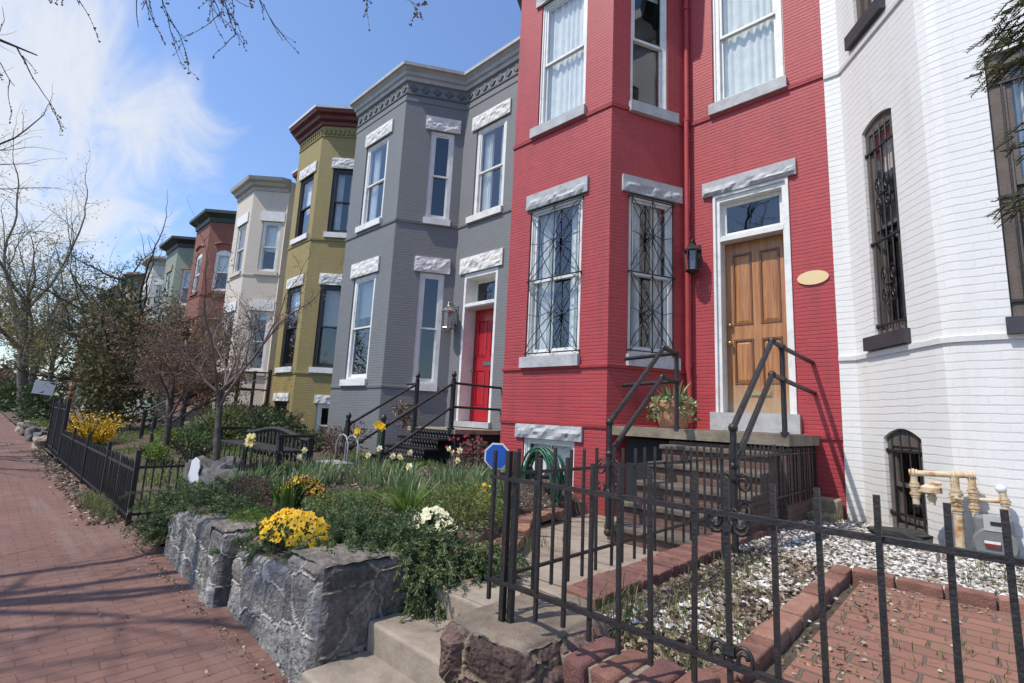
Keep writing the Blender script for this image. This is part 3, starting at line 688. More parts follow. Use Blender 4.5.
def bars(W, u0, u1, z0, z1, zs, n, d, scroll):
    mb = MB()
    for k in range(n):
        u = u0 + (u1 - u0) * (k + .5) / n; mb.tube([W.p(u, d, z0), W.p(u, d, z1 - (.06 if k in (0, n - 1) else 0))], .0085, 5)
    for z in zs: wbox(mb, W, u0 - .02, u1 + .02, d - .012, d + .012, z - .012, z + .012); wbox(mb, W, u0 - .03, u0 - .005, d - .12, d + .014, z - .02, z + .02)
    for zc in scroll:
        uc = (u0 + u1) / 2
        for s in (-1, 1):
            for t in (-1, 1):
                pts = []
                for k in range(26):
                    a = k / 25 * 3.4 * PI; r = .085 * (1 - k / 30)
                    pts.append(W.p(uc + s * (.02 + .055 - r * .7 * math.cos(a) * .9), d + .012, zc + t * (.11 + r * 1.25 * math.sin(a))))
                mb.tube(pts, .006, 4)
        wbox(mb, W, uc - .07, uc + .07, d, d + .02, zc - .01, zc + .01)
    return mb.build('window_bars', RUSTY_IRON, white_house)
bars(WW[1], .39, .87, 2.56, 5.0, (2.66, 3.62, 4.72), 5, -.03, (3.1, 4.15))
bars(WW[1], .42, .94, .51, 1.52, (.66, 1.30), 4, -.03, ())
bars(WW[5], .32, 1.23, 2.52, 5.0, (2.66, 3.62, 4.72), 6, -.03, (3.1, 4.15))
# ------------------------------------------------------------------ ground, pavement, yards
def soilmat(name, cols, scale=5, bump=.8):
    t = NT(name); o = t.obj(); a = t.noise(o, scale, 10, .72); f = t.noise(o, scale * 9, 6, .7)
    c = t.ramp(t.math('ADD', t.math('MULTIPLY', a, .6), t.math('MULTIPLY', f, .4)), [(.3 + .4 * i / (len(cols) - 1), q) for i, q in enumerate(cols)])
    t.bsdf(c, .95, t.bump(f, bump, .03)); MATS[name] = t.m; return t.m
SOIL = soilmat('mulch_soil', [(.035, .025, .018), (.085, .062, .045), (.16, .125, .095)], 5)
MARBLE = soilmat('white_gravel_bed', [(.06, .05, .04), (.18, .165, .145), (.34, .32, .30)], 9)
CONC = stonemat('old_concrete', [(.15, .12, .095), (.28, .23, .18), (.38, .32, .255)], 4, .3, .9)
SIDEWALK = brick('sidewalk_brick', (.22, .11, .084), (.165, .084, .067), (.125, .074, .061), .215, .105, .0025, 1.0, .75, .85, (.22, .16, .13), .9, line=.6, rot=True, wob=.018)
PAVER = brick('old_paver_brick', (.31, .145, .10), (.235, .11, .08), (.12, .10, .07), .235, .12, .009, 1.0, .45, .9, (.15, .125, .09), .85, rot=False, wob=.014)
REDBRICK = stonemat('weathered_red_brick', [(.10, .055, .042), (.22, .10, .072), (.30, .165, .12)], 9, .7, .9)
DARKBRICK = stonemat('dark_plum_brick', [(.09, .045, .042), (.17, .075, .065), (.24, .12, .095)], 8, .7, .9)
PALEBRICK = stonemat('pale_red_brick', [(.17, .09, .065), (.31, .155, .108), (.37, .235, .165)], 9, .6, .9)
MORTAR = stonemat('tan_mortar', [(.22, .185, .14), (.34, .29, .22)], 14, .6, .95)
LANDING = stonemat('stained_landing_stone', [(.09, .075, .055), (.21, .175, .13), (.33, .28, .21)], 4, .5, .9)
TREADS = stonemat('dirty_brownstone_tread', [(.06, .048, .038), (.12, .097, .077), (.19, .155, .12)], 7, .6, .9)
SANDSTONE = stonemat('worn_sandstone', [(.16, .125, .09), (.30, .24, .175), (.42, .36, .28)], 6, .5, .9)
CONGLOM = stonemat('speckled_red_stone', [(.10, .055, .045), (.20, .115, .09), (.30, .21, .17)], 12, 1.0, .9, ((.5, .45, .42), 60, .7))
ROCK = stonemat('grey_field_stone', [(.06, .056, .052), (.13, .122, .115), (.22, .21, .20)], 8, 1.0, .9)
ASPHALT = stonemat('asphalt', [(.035, .035, .037), (.06, .06, .062)], 20, .4, .9)
LAWN = soilmat('lawn_soil', [(.03, .045, .015), (.06, .085, .025), (.10, .09, .05)], 3)

mb = MB(); mb.poly([(-500, -400, -.16), (300, -400, -.16), (300, 500, -.16), (-500, 500, -.16)]); struct('ground', mb, LAWN)
mb = MB(); mb.poly([(-400, -14, -.15), (60, -14, -.15), (60, -4.75, -.15), (-400, -4.75, -.15)]); struct('road', mb, ASPHALT)
mb = MB(); mb.box(-400, -4.75, -.2, 60, -4.58, .005); struct('kerb', mb, CONC)
mb = MB(); mb.box(-400, -4.58, -.2, 60, -2.6, -.01); struct('tree_lawn', mb, LAWN)
def grid(x0, x1, y0, y1, nx, ny, z, cut=None):
    mb = MB(); ix = {}
    for j in range(ny + 1):
        for i in range(nx + 1):
            x = x0 + (x1 - x0) * i / nx; y = y0 + (y1 - y0) * j / ny; ix[i, j] = mb.vert((x, y, z(x, y)))
    for j in range(ny):
        for i in range(nx): mb.face((ix[i, j], ix[i + 1, j], ix[i + 1, j + 1], ix[i, j + 1]))
    return mb
def lerp(x, pts):
    if x <= pts[0][0]: return pts[0][1]
    for (a, b), (c, d) in zip(pts, pts[1:]):
        if x <= c: return b + (d - b) * (x - a) / (c - a)
    return pts[-1][1]
def nz(x, y, s, a): return a * noise.noise((x * s, y * s, 3.3))
mb = grid(-14, 4, -2.6, 1.5, 150, 50, lambda x, y: nz(x, y, .8, .012) + nz(x, y, 3.3, .004) - .006); struct('sidewalk', mb, SIDEWALK, smooth=True)
mb = MB(); mb.poly([(-300, -2.6, -.006), (-14, -2.6, -.006), (-14, 1.42, -.006), (-300, 1.42, -.006)]); mb.poly([(4, -2.6, -.006), (40, -2.6, -.006), (40, 1.42, -.006), (4, 1.42, -.006)]); struct('sidewalk', mb, SIDEWALK)
# planted bed of the red house, held by the stone wall; its right edge follows the walk
def xedge(y): return lerp(y, [(1.4, -2.62), (2.5, -2.58), (3.0, -2.78), (3.8, -3.40), (4.5, -3.62), (5.9, -3.95)])
def zbed(x, y):
    z = lerp(y, [(1.4, .42), (1.9, .50), (2.6, .60), (3.6, .66), (5, .62), (6, .55)])
    if x > -4.7: z = min(z, zpath(y) + .11 + .42 * max(0, xedge(y) - x))
    return z + nz(x, y, 2.1, .05) + nz(x, y, 7, .02)
def zpath(y): return lerp(y, [(1.4, .45), (1.9, .45), (2.6, .44), (5.8, .23), (6.5, .2)])
def zf(x, y):
    z = zbed(x, y)
    if x < -5.7: z = lerp(x, [(-6.2, zlow(x, y)), (-5.7, z)])
    return z if x < xedge(y) - .06 else min(z, lerp(y, [(1.9, .02), (2.6, .2), (5.8, .08)]))
def zlow(x, y): return lerp(y, [(1.4, .03), (2.2, .12), (3.6, .42), (5, .55), (7, .62)]) + nz(x, y, 1.3, .05)
mb = grid(-6.2, -2.3, 1.5, 7.1, 80, 110, zf); struct('garden_soil', mb, SOIL, smooth=True)
def zyard(x, y):
    return zlow(x, y)
mb = grid(-60, -6.15, 1.43, 7.6, 160, 22, zyard); struct('garden_soil', mb, SOIL, smooth=True)
mb = MB(); ys = [2.012, 2.62, 3.45, 4.28, 5.1, 6.3]
for a, b in zip(ys, ys[1:]):
    n = 6
    for k in range(n):
        y0 = a + (b - a - .012) * k / n; y1 = a + (b - a - .012) * (k + 1) / n
        l0 = max(xedge(y0) - .0, -4.2); l1 = max(xedge(y1), -4.2)
        mb.poly([(l0, y0, zpath(y0)), (-1.75, y0, zpath(y0)), (-1.75, y1, zpath(y1)), (l1, y1, zpath(y1))])
struct('garden_path', mb, CONC)
mb = grid(-1.6, 4.5, 1.62, 7.1, 60, 56, lambda x, y: .452 + nz(x, y, 2.3, .02) + nz(x, y, 8, .01)); struct('yard_soil', mb, SOIL, smooth=True)
mb = grid(-1.58, 4.4, 4.42, 7.0, 50, 24, lambda x, y: .474 + nz(x, y, 2.3, .016)); struct('gravel_bed', mb, MARBLE, smooth=True)
mb = grid(-.66, 4.4, 1.66, 4.22, 60, 30, lambda x, y: .474 + nz(x, y, 1.8, .008)); struct('brick_patio', mb, PAVER, smooth=True)

# ------------------------------------------------------------------ masonry
def stone_face(W, L, ztop, z0, seed, cell=(.30, .19), h=.010, lean=.0, cols=None, mort=(.50, .485, .455), thick=.36, light=1.0, rough=.016, mw=.0052):
    rng = random.Random(seed); nu = int(L / h); zm = max(ztop(L * i / 20) for i in range(21)); nzv = int((zm - z0) / h)
    cu, cz = int(L / cell[0]) + 3, int((zm - z0) / cell[1]) + 3; P = {}
    for j in range(-1, cz):
        for i in range(-1, cu):
            P[i, j] = ((i + .5 + .5 * (j % 2) + rng.uniform(-.32, .32)) * cell[0], (j + .5 + rng.uniform(-.3, .3)) * cell[1], rng.random(), rng.random())
    mb = MB(); col = []
    base = cols or [(.205, .193, .178), (.26, .246, .228), (.31, .296, .276), (.245, .222, .198)]
    def samp(u, z):
        u0_ = u; u = u + .022 * noise.noise((u * 7, z * 7, seed + 4)) + .010 * noise.noise((u * 19, z * 19, seed)); zz = z - z0 + .020 * noise.noise((u0_ * 7, z * 7, seed + 31)) + .009 * noise.noise((u0_ * 19, z * 19, seed + 3)); i0 = int(u / cell[0]); j0 = int(zz / cell[1]); b1 = b2 = 9; c = None
        for j in range(j0 - 1, j0 + 2):
            for i in range(i0 - 2, i0 + 2):
                q = P.get((i, j))
                if not q: continue
                du = (q[0] - u) + (q[1] - zz) * (q[2] - .5) * .5; d = max(abs(du) * .95, abs(q[1] - zz) * 1.3) * .72 + .28 * math.hypot(du, q[1] - zz) + .02 * (q[3] - .5)
                if d < b1: b2 = b1; b1 = d; c = q
                elif d < b2: b2 = d
        e = (b2 - b1) * .5; c = c or (0, 0, .5, .5); q_ = (max(-.1, min(.1, u - c[0])), max(-.1, min(.1, zz - c[1])))
        nn = noise.noise((u * 9 + seed, z * 9, 2)) + .7 * noise.noise((u * 23, z * 23, seed)) + .5 * abs(noise.noise((u * 50, z * 50, seed)))
        if e < mw:
            k = .95 + .25 * c[3]; w = .55 + .45 * noise.noise((u * 4, z * 4, seed + 9))
            f = max(0, min(1, w + .35)); s = base[int(c[2] * 3.99)]
            return .030 + .003 * nn, tuple((mort[q] * f + s[q] * (1 - f)) * k * light for q in range(3))
        bul = min(1, (e - mw) / .035); s = base[int(c[2] * 3.99)]; k = (.7 + .5 * c[3]) * (1 + .28 * nn) * light
        return rough * (bul ** .6) * (.3 + 1.1 * c[3]) + .09 * bul * (c[2] - .5) * (q_[0]) + .09 * bul * (c[3] - .5) * q_[1] + .013 * nn * bul + .006 * bul * noise.noise((u * 70, z * 70, seed)) + .014 + .02 * (c[2] - .5) * bul, tuple(max(0, x * k) for x in s)
    for j in range(nzv + 1):
        for i in range(nu + 1):
            u = L * i / nu; zt = ztop(u) + .02 * noise.noise((u * 7, seed, 0)); z = z0 + (zt - z0) * j / nzv
            d, c = samp(u, z)
            if j > nzv - 3: d -= .010 * (j - nzv + 3)
            d *= min(1, max(0, min(u, L - u)) / .025)
            mb.v.append(W.p(u, d - lean * (z - z0), z)); col.append((*c, 1))
    k = nu + 1
    for j in range(nzv):
        for i in range(nu): a = j * k + i; mb.face((a, a + 1, a + 1 + k, a + k))
    nb = 10; t0 = len(mb.v)                         # lumpy top going back
    for j in range(1, nb + 1):
        for i in range(nu + 1):
            u = L * i / nu; b = W.p(u, -thick * j / nb, 0); zt = ztop(u) + .010 * noise.noise((u * 9, j * .9, seed)) + .008 * noise.noise((u * 25, j * 2.5, seed)) + .004
            mb.v.append((b[0], b[1], zt)); q = (.21 + .12 * noise.noise((u * 9, j * 1.2, seed))) * light; col.append((q, q * .86, q * .70, 1))
    for j in range(nb):
        r0 = nzv * k if j == 0 else t0 + (j - 1) * k; r1 = t0 + j * k
        for i in range(nu): mb.face((r0 + i, r0 + i + 1, r1 + i + 1, r1 + i))
    for i in range(nu + 1): b = W.p(L * i / nu, -thick, z0); mb.v.append(b); col.append((.1, .1, .1, 1))
    r0 = t0 + (nb - 1) * k; r1 = len(mb.v) - k
    for i in range(nu): mb.face((r0 + i, r0 + i + 1, r1 + i + 1, r1 + i))
    return mb, col
STONEV = vcolmat('field_stone_and_mortar', .9, 1.0, 34, .6)
SPECK = vcolmat('speckled_red_stone_face', .85, 1.0, 60, .9)
WHT = lambda a: (lambda u: lerp(u, a))
def stone_wall(label, runs, base):
    t = thing('stone_wall', label, 'stone wall', base, 'stone retaining walls along the sidewalk')
    for nm, W, zt, seed, kw in runs:
        mb, col = stone_face(W, W.L, zt, -.04, seed, **kw); mb.build(nm, STONEV, t, smooth=False, cols=col)
        mb = MB(); zz = min(zt(W.L * k / 8) for k in range(9)) - .035; wbox(mb, W, .004, W.L - .004, -kw.get('thick', .36) + .01, -.004 - kw.get('lean', 0) * zz, -.05, zz); mb.build('core', ROCK, t)
    return t
SHADED_STONE = [(.18, .158, .14), (.235, .208, .185), (.28, .255, .228), (.205, .178, .155)]  # stone tones with shade painted in, for faces turned from the sun
stone_wall('low grey stone wall ending in a flat topped corner pier beside the concrete steps',
   [('wall_face', Wall((-4.10, 1.47), (-3.02, 1.415)), WHT([(0, .43), (.5, .44), (.9, .47), (1.08, .50)]), 3, dict(lean=.06)),
    ('pier_face', Wall((-3.04, 1.40), (-2.60, 1.385)), WHT([(0, .60), (.44, .615)]), 8, dict(cell=(.25, .27), thick=.40)),
    ('pier_face', Wall((-2.60, 1.385), (-2.60, 1.96)), WHT([(0, .615), (.57, .60)]), 5, dict(cols=SHADED_STONE, mort=(.36, .31, .24), thick=.42, cell=(.30, .27), mw=.006)),
    ('wall_face', Wall((-2.62, 1.96), (-2.60, 2.6)), WHT([(0, .50), (.64, .46)]), 6, dict(cols=SHADED_STONE, mort=(.33, .28, .21), thick=.2, cell=(.25, .2)))], (-2.9, 1.6, 0))
stone_wall('low grey stone wall with a ragged top, half hidden by trailing juniper',
   [('wall_face', Wall((-5.85, 1.46), (-4.14, 1.37)), WHT([(0, .38), (.5, .46), (1.2, .51), (1.7, .52)]), 13, dict(lean=.04)),
    ('wall_end', Wall((-4.14, 1.37), (-4.14, 1.78)), WHT([(0, .52), (.4, .5)]), 14, dict(light=.8, thick=.25))], (-5, 1.5, 0))  # end face colour dimmed to paint in its shade
def rock(mb, c, s, seed, n=9, amp=.16, rz=0):
    i0 = {}; cs, sn = math.cos(rz), math.sin(rz)
    def pv(p):
        key = tuple(round(x, 4) for x in p)
        if key in i0: return i0[key]
        v = V(p); q = v / (abs(v.x) ** 5 + abs(v.y) ** 5 + abs(v.z) ** 5) ** (1 / 5.0)
        f = 1 + amp * noise.noise((q.x * 1.3 + seed, q.y * 1.3, q.z * 1.3)) + amp * .5 * noise.noise((q.x * 4 + seed, q.y * 4, q.z * 4))
        x, y, z = q.x * s[0] / 2 * f, q.y * s[1] / 2 * f, q.z * s[2] / 2 * f
        i0[key] = mb.vert((c[0] + x * cs - y * sn, c[1] + x * sn + y * cs, c[2] + z)); return i0[key]
    for ax in range(3):
        for sg in (-1, 1):
            for a in range(n):
                for b in range(n):
                    q = []
                    for da, db in ((0, 0), (1, 0), (1, 1), (0, 1)):
                        p = [0, 0, 0]; p[ax] = sg; p[(ax + 1) % 3] = -1 + 2 * (a + da) / n; p[(ax + 2) % 3] = -1 + 2 * (b + db) / n; q.append(pv(p))
                    mb.face(q if sg > 0 else q[::-1])
t = thing('stone_wall', 'rough grey boulders in a row beside the slim leaning tree', 'stone wall', (-6.6, 2.0, .1), 'stone retaining walls along the sidewalk')
for x, y, z, sx, sy, sz, sd in ((-7.15, 2.05, .38, .42, .4, .62, 1), (-6.75, 2.0, .42, .48, .42, .70, 2), (-6.32, 1.95, .45, .5, .4, .74, 3), (-5.95, 1.9, .42, .4, .4, .6, 4)):
    mb = MB(); rock(mb, (x, y, z), (sx, sy, sz), sd, 10, .3); mb.build('boulder', ROCK, t, smooth=True, sharp=.45)
# gate pier of speckled stone and the brick kerb wall under the front fence
t = thing('gate_pier', 'short pier of speckled red stones at the gate, right of the concrete steps', 'pier', (-1.4, 1.65, 0))
RC = [(.13, .075, .062), (.17, .105, .085), (.20, .13, .105), (.15, .085, .075)]
for nm, W_, sd, ce in (('pier_face', Wall((-1.60, 1.41), (-1.205, 1.40)), 41, (.155, .50)), ('pier_side', Wall((-1.205, 1.40), (-1.205, 1.86)), 42, (.2, .3)), ('pier_side', Wall((-1.60, 1.95), (-1.60, 1.41)), 43, (.17, .45))):
    mb, col = stone_face(W_, W_.L, lambda u: .64, -.04, sd, cell=ce, cols=RC, mort=(.33, .25, .17), thick=.22, rough=.045, mw=.008, h=.010)
    mb.build(nm, SPECK, t, smooth=False, cols=col)
mb = MB(); mb.box(-1.585, 1.425, 0, -1.22, 1.90, .60); mb.build('mortar_core', MORTAR, t)
mb = grid(-1.61, -1.195, 1.39, 1.95, 18, 22, lambda x, y: .660 + nz(x, y, 7, .010) + nz(x, y, 22, .006) - .10 * max(0, max(abs(x + 1.4025) - .18, abs(y - 1.67) - .25) / .03) ** 2)
mb.build('pier_cap', stonemat('stained_mortar_cap', [(.09, .07, .055), (.19, .15, .115), (.30, .25, .19)], 7, .6, .95), t, smooth=True)
rng = random.Random(4)
t = thing('brick_wall', 'low red brick wall under the front iron fence, laid with upright bricks on top', 'brick wall', (1.5, 1.6, 0))
mb = MB(); mb.box(-1.2, 1.575, -.05, 4.5, 1.82, .525); mb.build('wall', brick('low_wall_brick', (.25, .095, .065), (.17, .07, .052), (.30, .25, .19), .215, .075, .012, 1.0, .3, .9, (.1, .08, .06), .4, line=0), t)
mb = MB(); x = -1.16; k = 0
while x < 4.4:
    w = .112 + rng.uniform(-.006, .006); z = .52 + rng.uniform(-.006, .010); rz = rng.uniform(-.07, .07); dy = rng.uniform(-.015, .015)
    mb.cm = (k * 7 + k // 3) % 3; mb.rbox((x + w / 2, 1.70 + dy, z), w - .012, .27, .102, rz, .007, rng)
    x += w + .012; k += 1
o = mb.build('brick_coping', [DARKBRICK, REDBRICK, DARKBRICK], t); b = o.modifiers.new('bevel', 'BEVEL'); b.width = .018; b.segments = 3
mb = MB(); mb.box(-1.18, 1.585, .525, 4.5, 1.81, .602); mb.build('mortar_bed', MORTAR, t)
def kerb_bricks(name, label, rows, base, mats=(REDBRICK, PALEBRICK), bed=True):
    t = thing(name, label, 'brick edging', base); rg = random.Random(len(label))
    B = MB(); mo = MB()
    for (a, b, w, z0, z1, h, ln) in rows:
        a, b = V(a), V(b); L_ = (b - a).length; d = (b - a) / L_; n = max(1, int(L_ / ln)); an = math.atan2(d.y, d.x)
        for k in range(n):
            c = a + d * (L_ * (k + .5) / n); z = z0 + (z1 - z0) * (k + .5) / n
            B.cm = rg.randrange(len(mats)); B.rbox((c.x, c.y, z - h), L_ / n - .009, w, h + rg.uniform(-.008, .008), an + rg.uniform(-.03, .03), .004, rg)
        nrm = V((-d.y, d.x)) * (w / 2 - .035); q = [a + nrm, a - nrm, b - nrm, b + nrm]; zz = [z0, z0, z1, z1]
        mo.hexa([(q[0].x, q[0].y, z0 - h - .1), (q[1].x, q[1].y, z0 - h - .1), (q[2].x, q[2].y, z1 - h - .1), (q[3].x, q[3].y, z1 - h - .1)] + [(q[i].x, q[i].y, zz[i] - .022) for i in range(4)])
    o = B.build('brick_course', list(mats), t); bv = o.modifiers.new('bevel', 'BEVEL'); bv.width = .008; bv.segments = 2
    if bed: mo.build('mortar', MORTAR, t)
    return t
kerb_bricks('brick_kerb', 'long brick kerb between the concrete walk and the weedy side yard', [((-1.70, 2.42), (-1.62, 6.5), .24, .51, .545, .10, .098), ((-1.69, 2.42), (-1.61, 6.5), .22, .42, .45, .1, .21)], (-1.7, 4.4, .2), (DARKBRICK, REDBRICK, DARKBRICK))
kerb_bricks('brick_edging', 'row of loose red bricks edging the flower bed beside the walk', [((-2.70, 2.25), (-2.60, 2.75), .21, .55, .56, .07, .105), ((-2.60, 2.75), (-3.02, 3.38), .20, .53, .52, .07, .105), ((-3.02, 3.38), (-3.5, 4.0), .20, .51, .47, .07, .105), ((-3.5, 4.0), (-3.72, 4.9), .2, .46, .42, .07, .105)], (-3, 3, .3), bed=False)
kerb_bricks('brick_edging', 'line of flat red bricks dividing gravel from the small brick patio', [((-.80, 1.70), (-.78, 4.36), .11, .52, .525, .10, .215)], (-.8, 3, .4))
kerb_bricks('brick_edging', 'red brick edging along the white gravel at the foot of the white house', [((-.72, 4.31), (4.3, 4.33), .12, .535, .54, .12, .23)], (1.6, 4.3, .4))
t = thing('stone_block', 'two worn stone blocks at the end of the brick kerb by the red wall', 'stone block', (-1.4, 6.7, .4))
for x0, y0, x1, y1, z0, z1 in ((-1.80, 6.52, -1.25, 6.82, .4, .56), (-1.70, 6.78, -1.24, 7.06, .4, .70)):
    mb = MB(); mb.box(x0, y0, z0, x1, y1, z1); o = mb.build('block', SANDSTONE, t); b = o.modifiers.new('bevel', 'BEVEL'); b.width = .02; b.segments = 2
# concrete steps up from the sidewalk
t = thing('concrete_steps', 'three worn concrete steps from the sidewalk up to the garden walk', 'steps', (-2.1, 1.7, 0))
for x0, y0, x1, y1, z1 in ((-2.575, 1.30, -1.64, 1.72, .15), (-2.574, 1.66, -1.65, 2.06, .30), (-2.573, 2.0, -1.66, 2.10, .447)):
    mb = MB(); mb.box(x0, y0, -.05, x1, y1, z1); o = mb.build('step', CONC, t); b = o.modifiers.new('bevel', 'BEVEL'); b.width = .018; b.segments = 3
single('wooden_strip', (lambda m: (m.rbox((-2.72, .62, .008), .045, .62, .006, .06), m)[1])(MB()), paint('pale_straw_wood', (.36, .26, .14), .8, .25, 8, .3, 50), 'thin straw coloured strip lying flat on the brick sidewalk', 'strip', (-2.72, .62, .0))
# ------------------------------------------------------------------ fences
PICK = {}
def picket_fence(label, runs, posts, base, pm=RUSTY_IRON, group='black iron fences', extra=None, tip=False):
    t = thing('iron_fence', label, 'fence', base, group)
    for (a, b, ztop, zbot, rails, w, us, dirn) in runs:
        a, b = V(a), V(b); L_ = (b - a).length; d = (b - a) / L_
        for rz, rh, rw in rails:
            mb = MB(); mb.rbox(((a.x + b.x) / 2, (a.y + b.y) / 2, rz - rh / 2), L_ + .02, rw, rh, math.atan2(d.y, d.x)); mb.build('rail', pm, t)
        key = (w, ztop, zbot, dirn, tip)
        if key not in PICK:
            mb = MB()
            if tip: mb.tube([(0, 0, zbot), (0, 0, ztop - .03), (0, 0, ztop)], [w / 2, w / 2, .001], 5)
            else: mb.rbox((0, 0, zbot), w, w, ztop - zbot, math.atan2(d.y, d.x))
            me = mb.build('picket_source', pm); PICK[key] = me.data; bpy.data.objects.remove(me)
        for k, u in enumerate(us):
            p = a + d * u; o = bpy.data.objects.new('picket', PICK[key]); C.objects.link(o); o.parent = t
            o.location = (p.x - base[0], p.y - base[1], -base[2] + random.Random(k).uniform(-.008, .008)); o.rotation_euler = (random.Random(k + 5).uniform(-.012, .012), random.Random(k + 9).uniform(-.012, .012), 0)
    for (x, y, z0, z1, w) in posts:
        mb = MB(); mb.box(x - w / 2, y - w / 2, z0, x + w / 2, y + w / 2, z1); mb.build('post', pm, t)
    return t
YF = 1.535
fx = [-1.512, -1.262, -1.138, -1.029, -.909, -.79, -.668, -.555, -.436, -.320, -.203, -.082, .034] + [.15 + .117 * k for k in range(34)]
k_ = YF / 1.455
t = picket_fence('worn black iron picket fence on the low brick wall across the front', [((-1.525, YF), (4.2, YF), 1.306, .715, ((1.203, .016, .020), (.800, .015, .024)), .0135, [x + 1.525 for x in fx], 0)],
    [(-1.435, YF, .65, 1.315, .022), (-1.402, YF + .012, .65, 1.315, .022)], (1.3, YF, .65))
for x, z0, sgn in ((-.555, 1.165, -1), (-.555, .84, 1)):
    for s in (-1, 1):
        mb = MB(); pts = []
        for k in range(22):
            a = k / 21 * 2.9 * PI; r = .028 * (1 - k / 34); pts.append((x + s * (.036 - r * math.cos(a)), YF, z0 - sgn * .0 + sgn * .038 * math.sin(a) * (1 - k / 34) - sgn * .02))
        mb.tube(pts, .006, 6); mb.build('scroll', RUSTY_IRON, t, smooth=True)
    mb = MB(); mb.box(x - .013, YF - .012, z0 - .012, x + .013, YF + .012, z0 + .012); mb.build('collar', RUSTY_IRON, t)
XS = -1.487
picket_fence('worn black iron picket fence running back from the gate to the red house', [((XS, YF + .02), (XS, 7.0), 1.314, .70, ((1.215, .014, .014), (.806, .013, .015)), .0125, [.10 + .1255 * k for k in range(43)], 1)],
    [(XS, 4.0, .45, 1.30, .022), (XS, 6.97, .5, 1.32, .022)], (XS, 4.2, .55))
def wavy(a, b, n): return [a + (b - a) * (k + .5) / n for k in range(n)]
picket_fence('low black iron picket fence with pointed bars along the sidewalk', [((-7.38, 1.41), (-15.15, 1.43), .74, .03, ((.62, .03, .02), (.10, .03, .02)), .02, wavy(.05, 7.7, 78), 0), ((-7.38, 1.41), (-7.38, 2.0), .78, .06, ((.66, .03, .02), (.12, .03, .02)), .02, wavy(.05, .56, 6), 1)],
    [(-7.38, 1.41, -.02, .86, .05), (-7.38, 2.0, 0, .84, .045), (-9.3, 1.415, -.02, .84, .045), (-11.3, 1.42, -.02, .84, .045), (-13.2, 1.425, -.02, .84, .045)], (-11.3, 1.42, 0), BLACK_IRON, tip=True)
picket_fence('taller black iron fence beyond the low one, near the yellow bush', [((-15.25, 1.45), (-18.9, 1.5), 1.30, .05, ((1.16, .03, .02), (.15, .03, .02)), .024, wavy(.05, 3.6, 32), 0)], [(-15.25, 1.45, -.02, 1.42, .07), (-18.9, 1.5, -.02, 1.42, .07), (-17.1, 1.475, -.02, 1.40, .06)], (-17, 1.47, 0), BLACK_IRON, tip=True)
# ------------------------------------------------------------------ red house stoop
def stoop(label, base, slab, steps, riserm, treadm, mats):
    t = thing('front_steps', label, 'steps', base, 'front stoops')
    return t
t = thing('front_steps', 'brick front steps with a sandstone landing below the varnished wood door', 'steps', (-2.3, 5.8, .25), 'stoops in front of the houses')
mb = MB(); P = [(-3.60, 5.74), (-1.45, 5.74), (-1.45, 7.085), (-3.06, 7.085), (-3.60, 5.985)]
mb.poly([(x, y, 1.415) for x, y in P]); mb.poly([(x, y, 1.295) for x, y in P][::-1])
for i in range(5): a, b = P[i], P[(i + 1) % 5]; mb.poly([(a[0], a[1], 1.295), (b[0], b[1], 1.295), (b[0], b[1], 1.415), (a[0], a[1], 1.415)])
o = mb.build('landing', LANDING, t); b = o.modifiers.new('bevel', 'BEVEL'); b.width = .014; b.segments = 2
STB = brick('stoop_brick', (.16, .072, .055), (.11, .055, .045), (.15, .12, .095), .2, .066, .009, .9, .35, .9, (.25, .2, .16), .5)
mb = MB(); mb.box(-2.78, 5.80, .0, -1.50, 7.05, 1.27); mb.build('support_wall', STB, t)
for k in range(5):
    y1 = 5.80 - .29 * k; z = 1.415 - .187 * (k + 1); x0, x1 = -2.76 + .001 * k, -1.56
    mb = MB(); mb.box(x0 + .02, y1 - .27, .0, x1 - .02, y1 + .003 * k, z - .055); mb.build('riser', STB, t)
    mb = MB(); mb.box(x0, y1 - .31, z - .053, x1, y1 + .02, z); o = mb.build('tread', TREADS, t); b = o.modifiers.new('bevel', 'BEVEL'); b.width = .012; b.segments = 2
mb = MB(); mb.box(-3.45, 5.95, .05, -2.8, 6.5, 1.26); mb.build('hollow_shade_block', DARKIN, t)  # solid near-black block stands in for the shade under the landing
def pipe_rail(label, path1, path2, posts, base, group, r=.026, scroll=(), m=BLACK_IRON, balls=True, finials=()):
    t = thing('handrail', label, 'handrail', base, group)
    for p in (path1, path2):
        mb = MB()
        for a, b in zip(p, p[1:]): mb.tube([a, b], r, 10)
        mb.build('rail', m, t, smooth=True, sharp=.7)
        if balls:
            for q in p[1:-1] + [p[-1]]:
                mb = MB(); mb.ball(q, r * 1.55, 10, 6); mb.build('fitting', m, t, smooth=True)
    for (x, y, z0, z1, rr) in posts:
        mb = MB(); mb.tube([(x, y, z0), (x, y, z1)], rr, 10); mb.tube([(x, y, z0), (x, y, z0 + .03)], rr * 1.6, 10); mb.build('post', m, t, smooth=True, sharp=.7)
    for q in finials:
        mb = MB(); mb.lathe([(r * 1.3, -.05), (r * 1.9, -.03), (r * 1.1, 0), (r * 1.9, .03), (r * 2.1, .055), (r * 1.4, .09), (r * .3, .12)], q, 10); mb.build('finial', m, t, smooth=True)
    for (x, y, z) in scroll:
        for s in (-1, 1):
            for t2 in (-1, 1):
                mb = MB(); pts = []
                for k in range(24):
                    a = k / 23 * 3.2 * PI; rr = .07 * (1 - k / 32); pts.append((x + s * (.075 - rr * math.cos(a)), y, z + t2 * (.10 + 1.5 * rr * math.sin(a) * .8)))
                mb.tube(pts, .010, 6); mb.build('scroll', m, t, smooth=True)
    return t
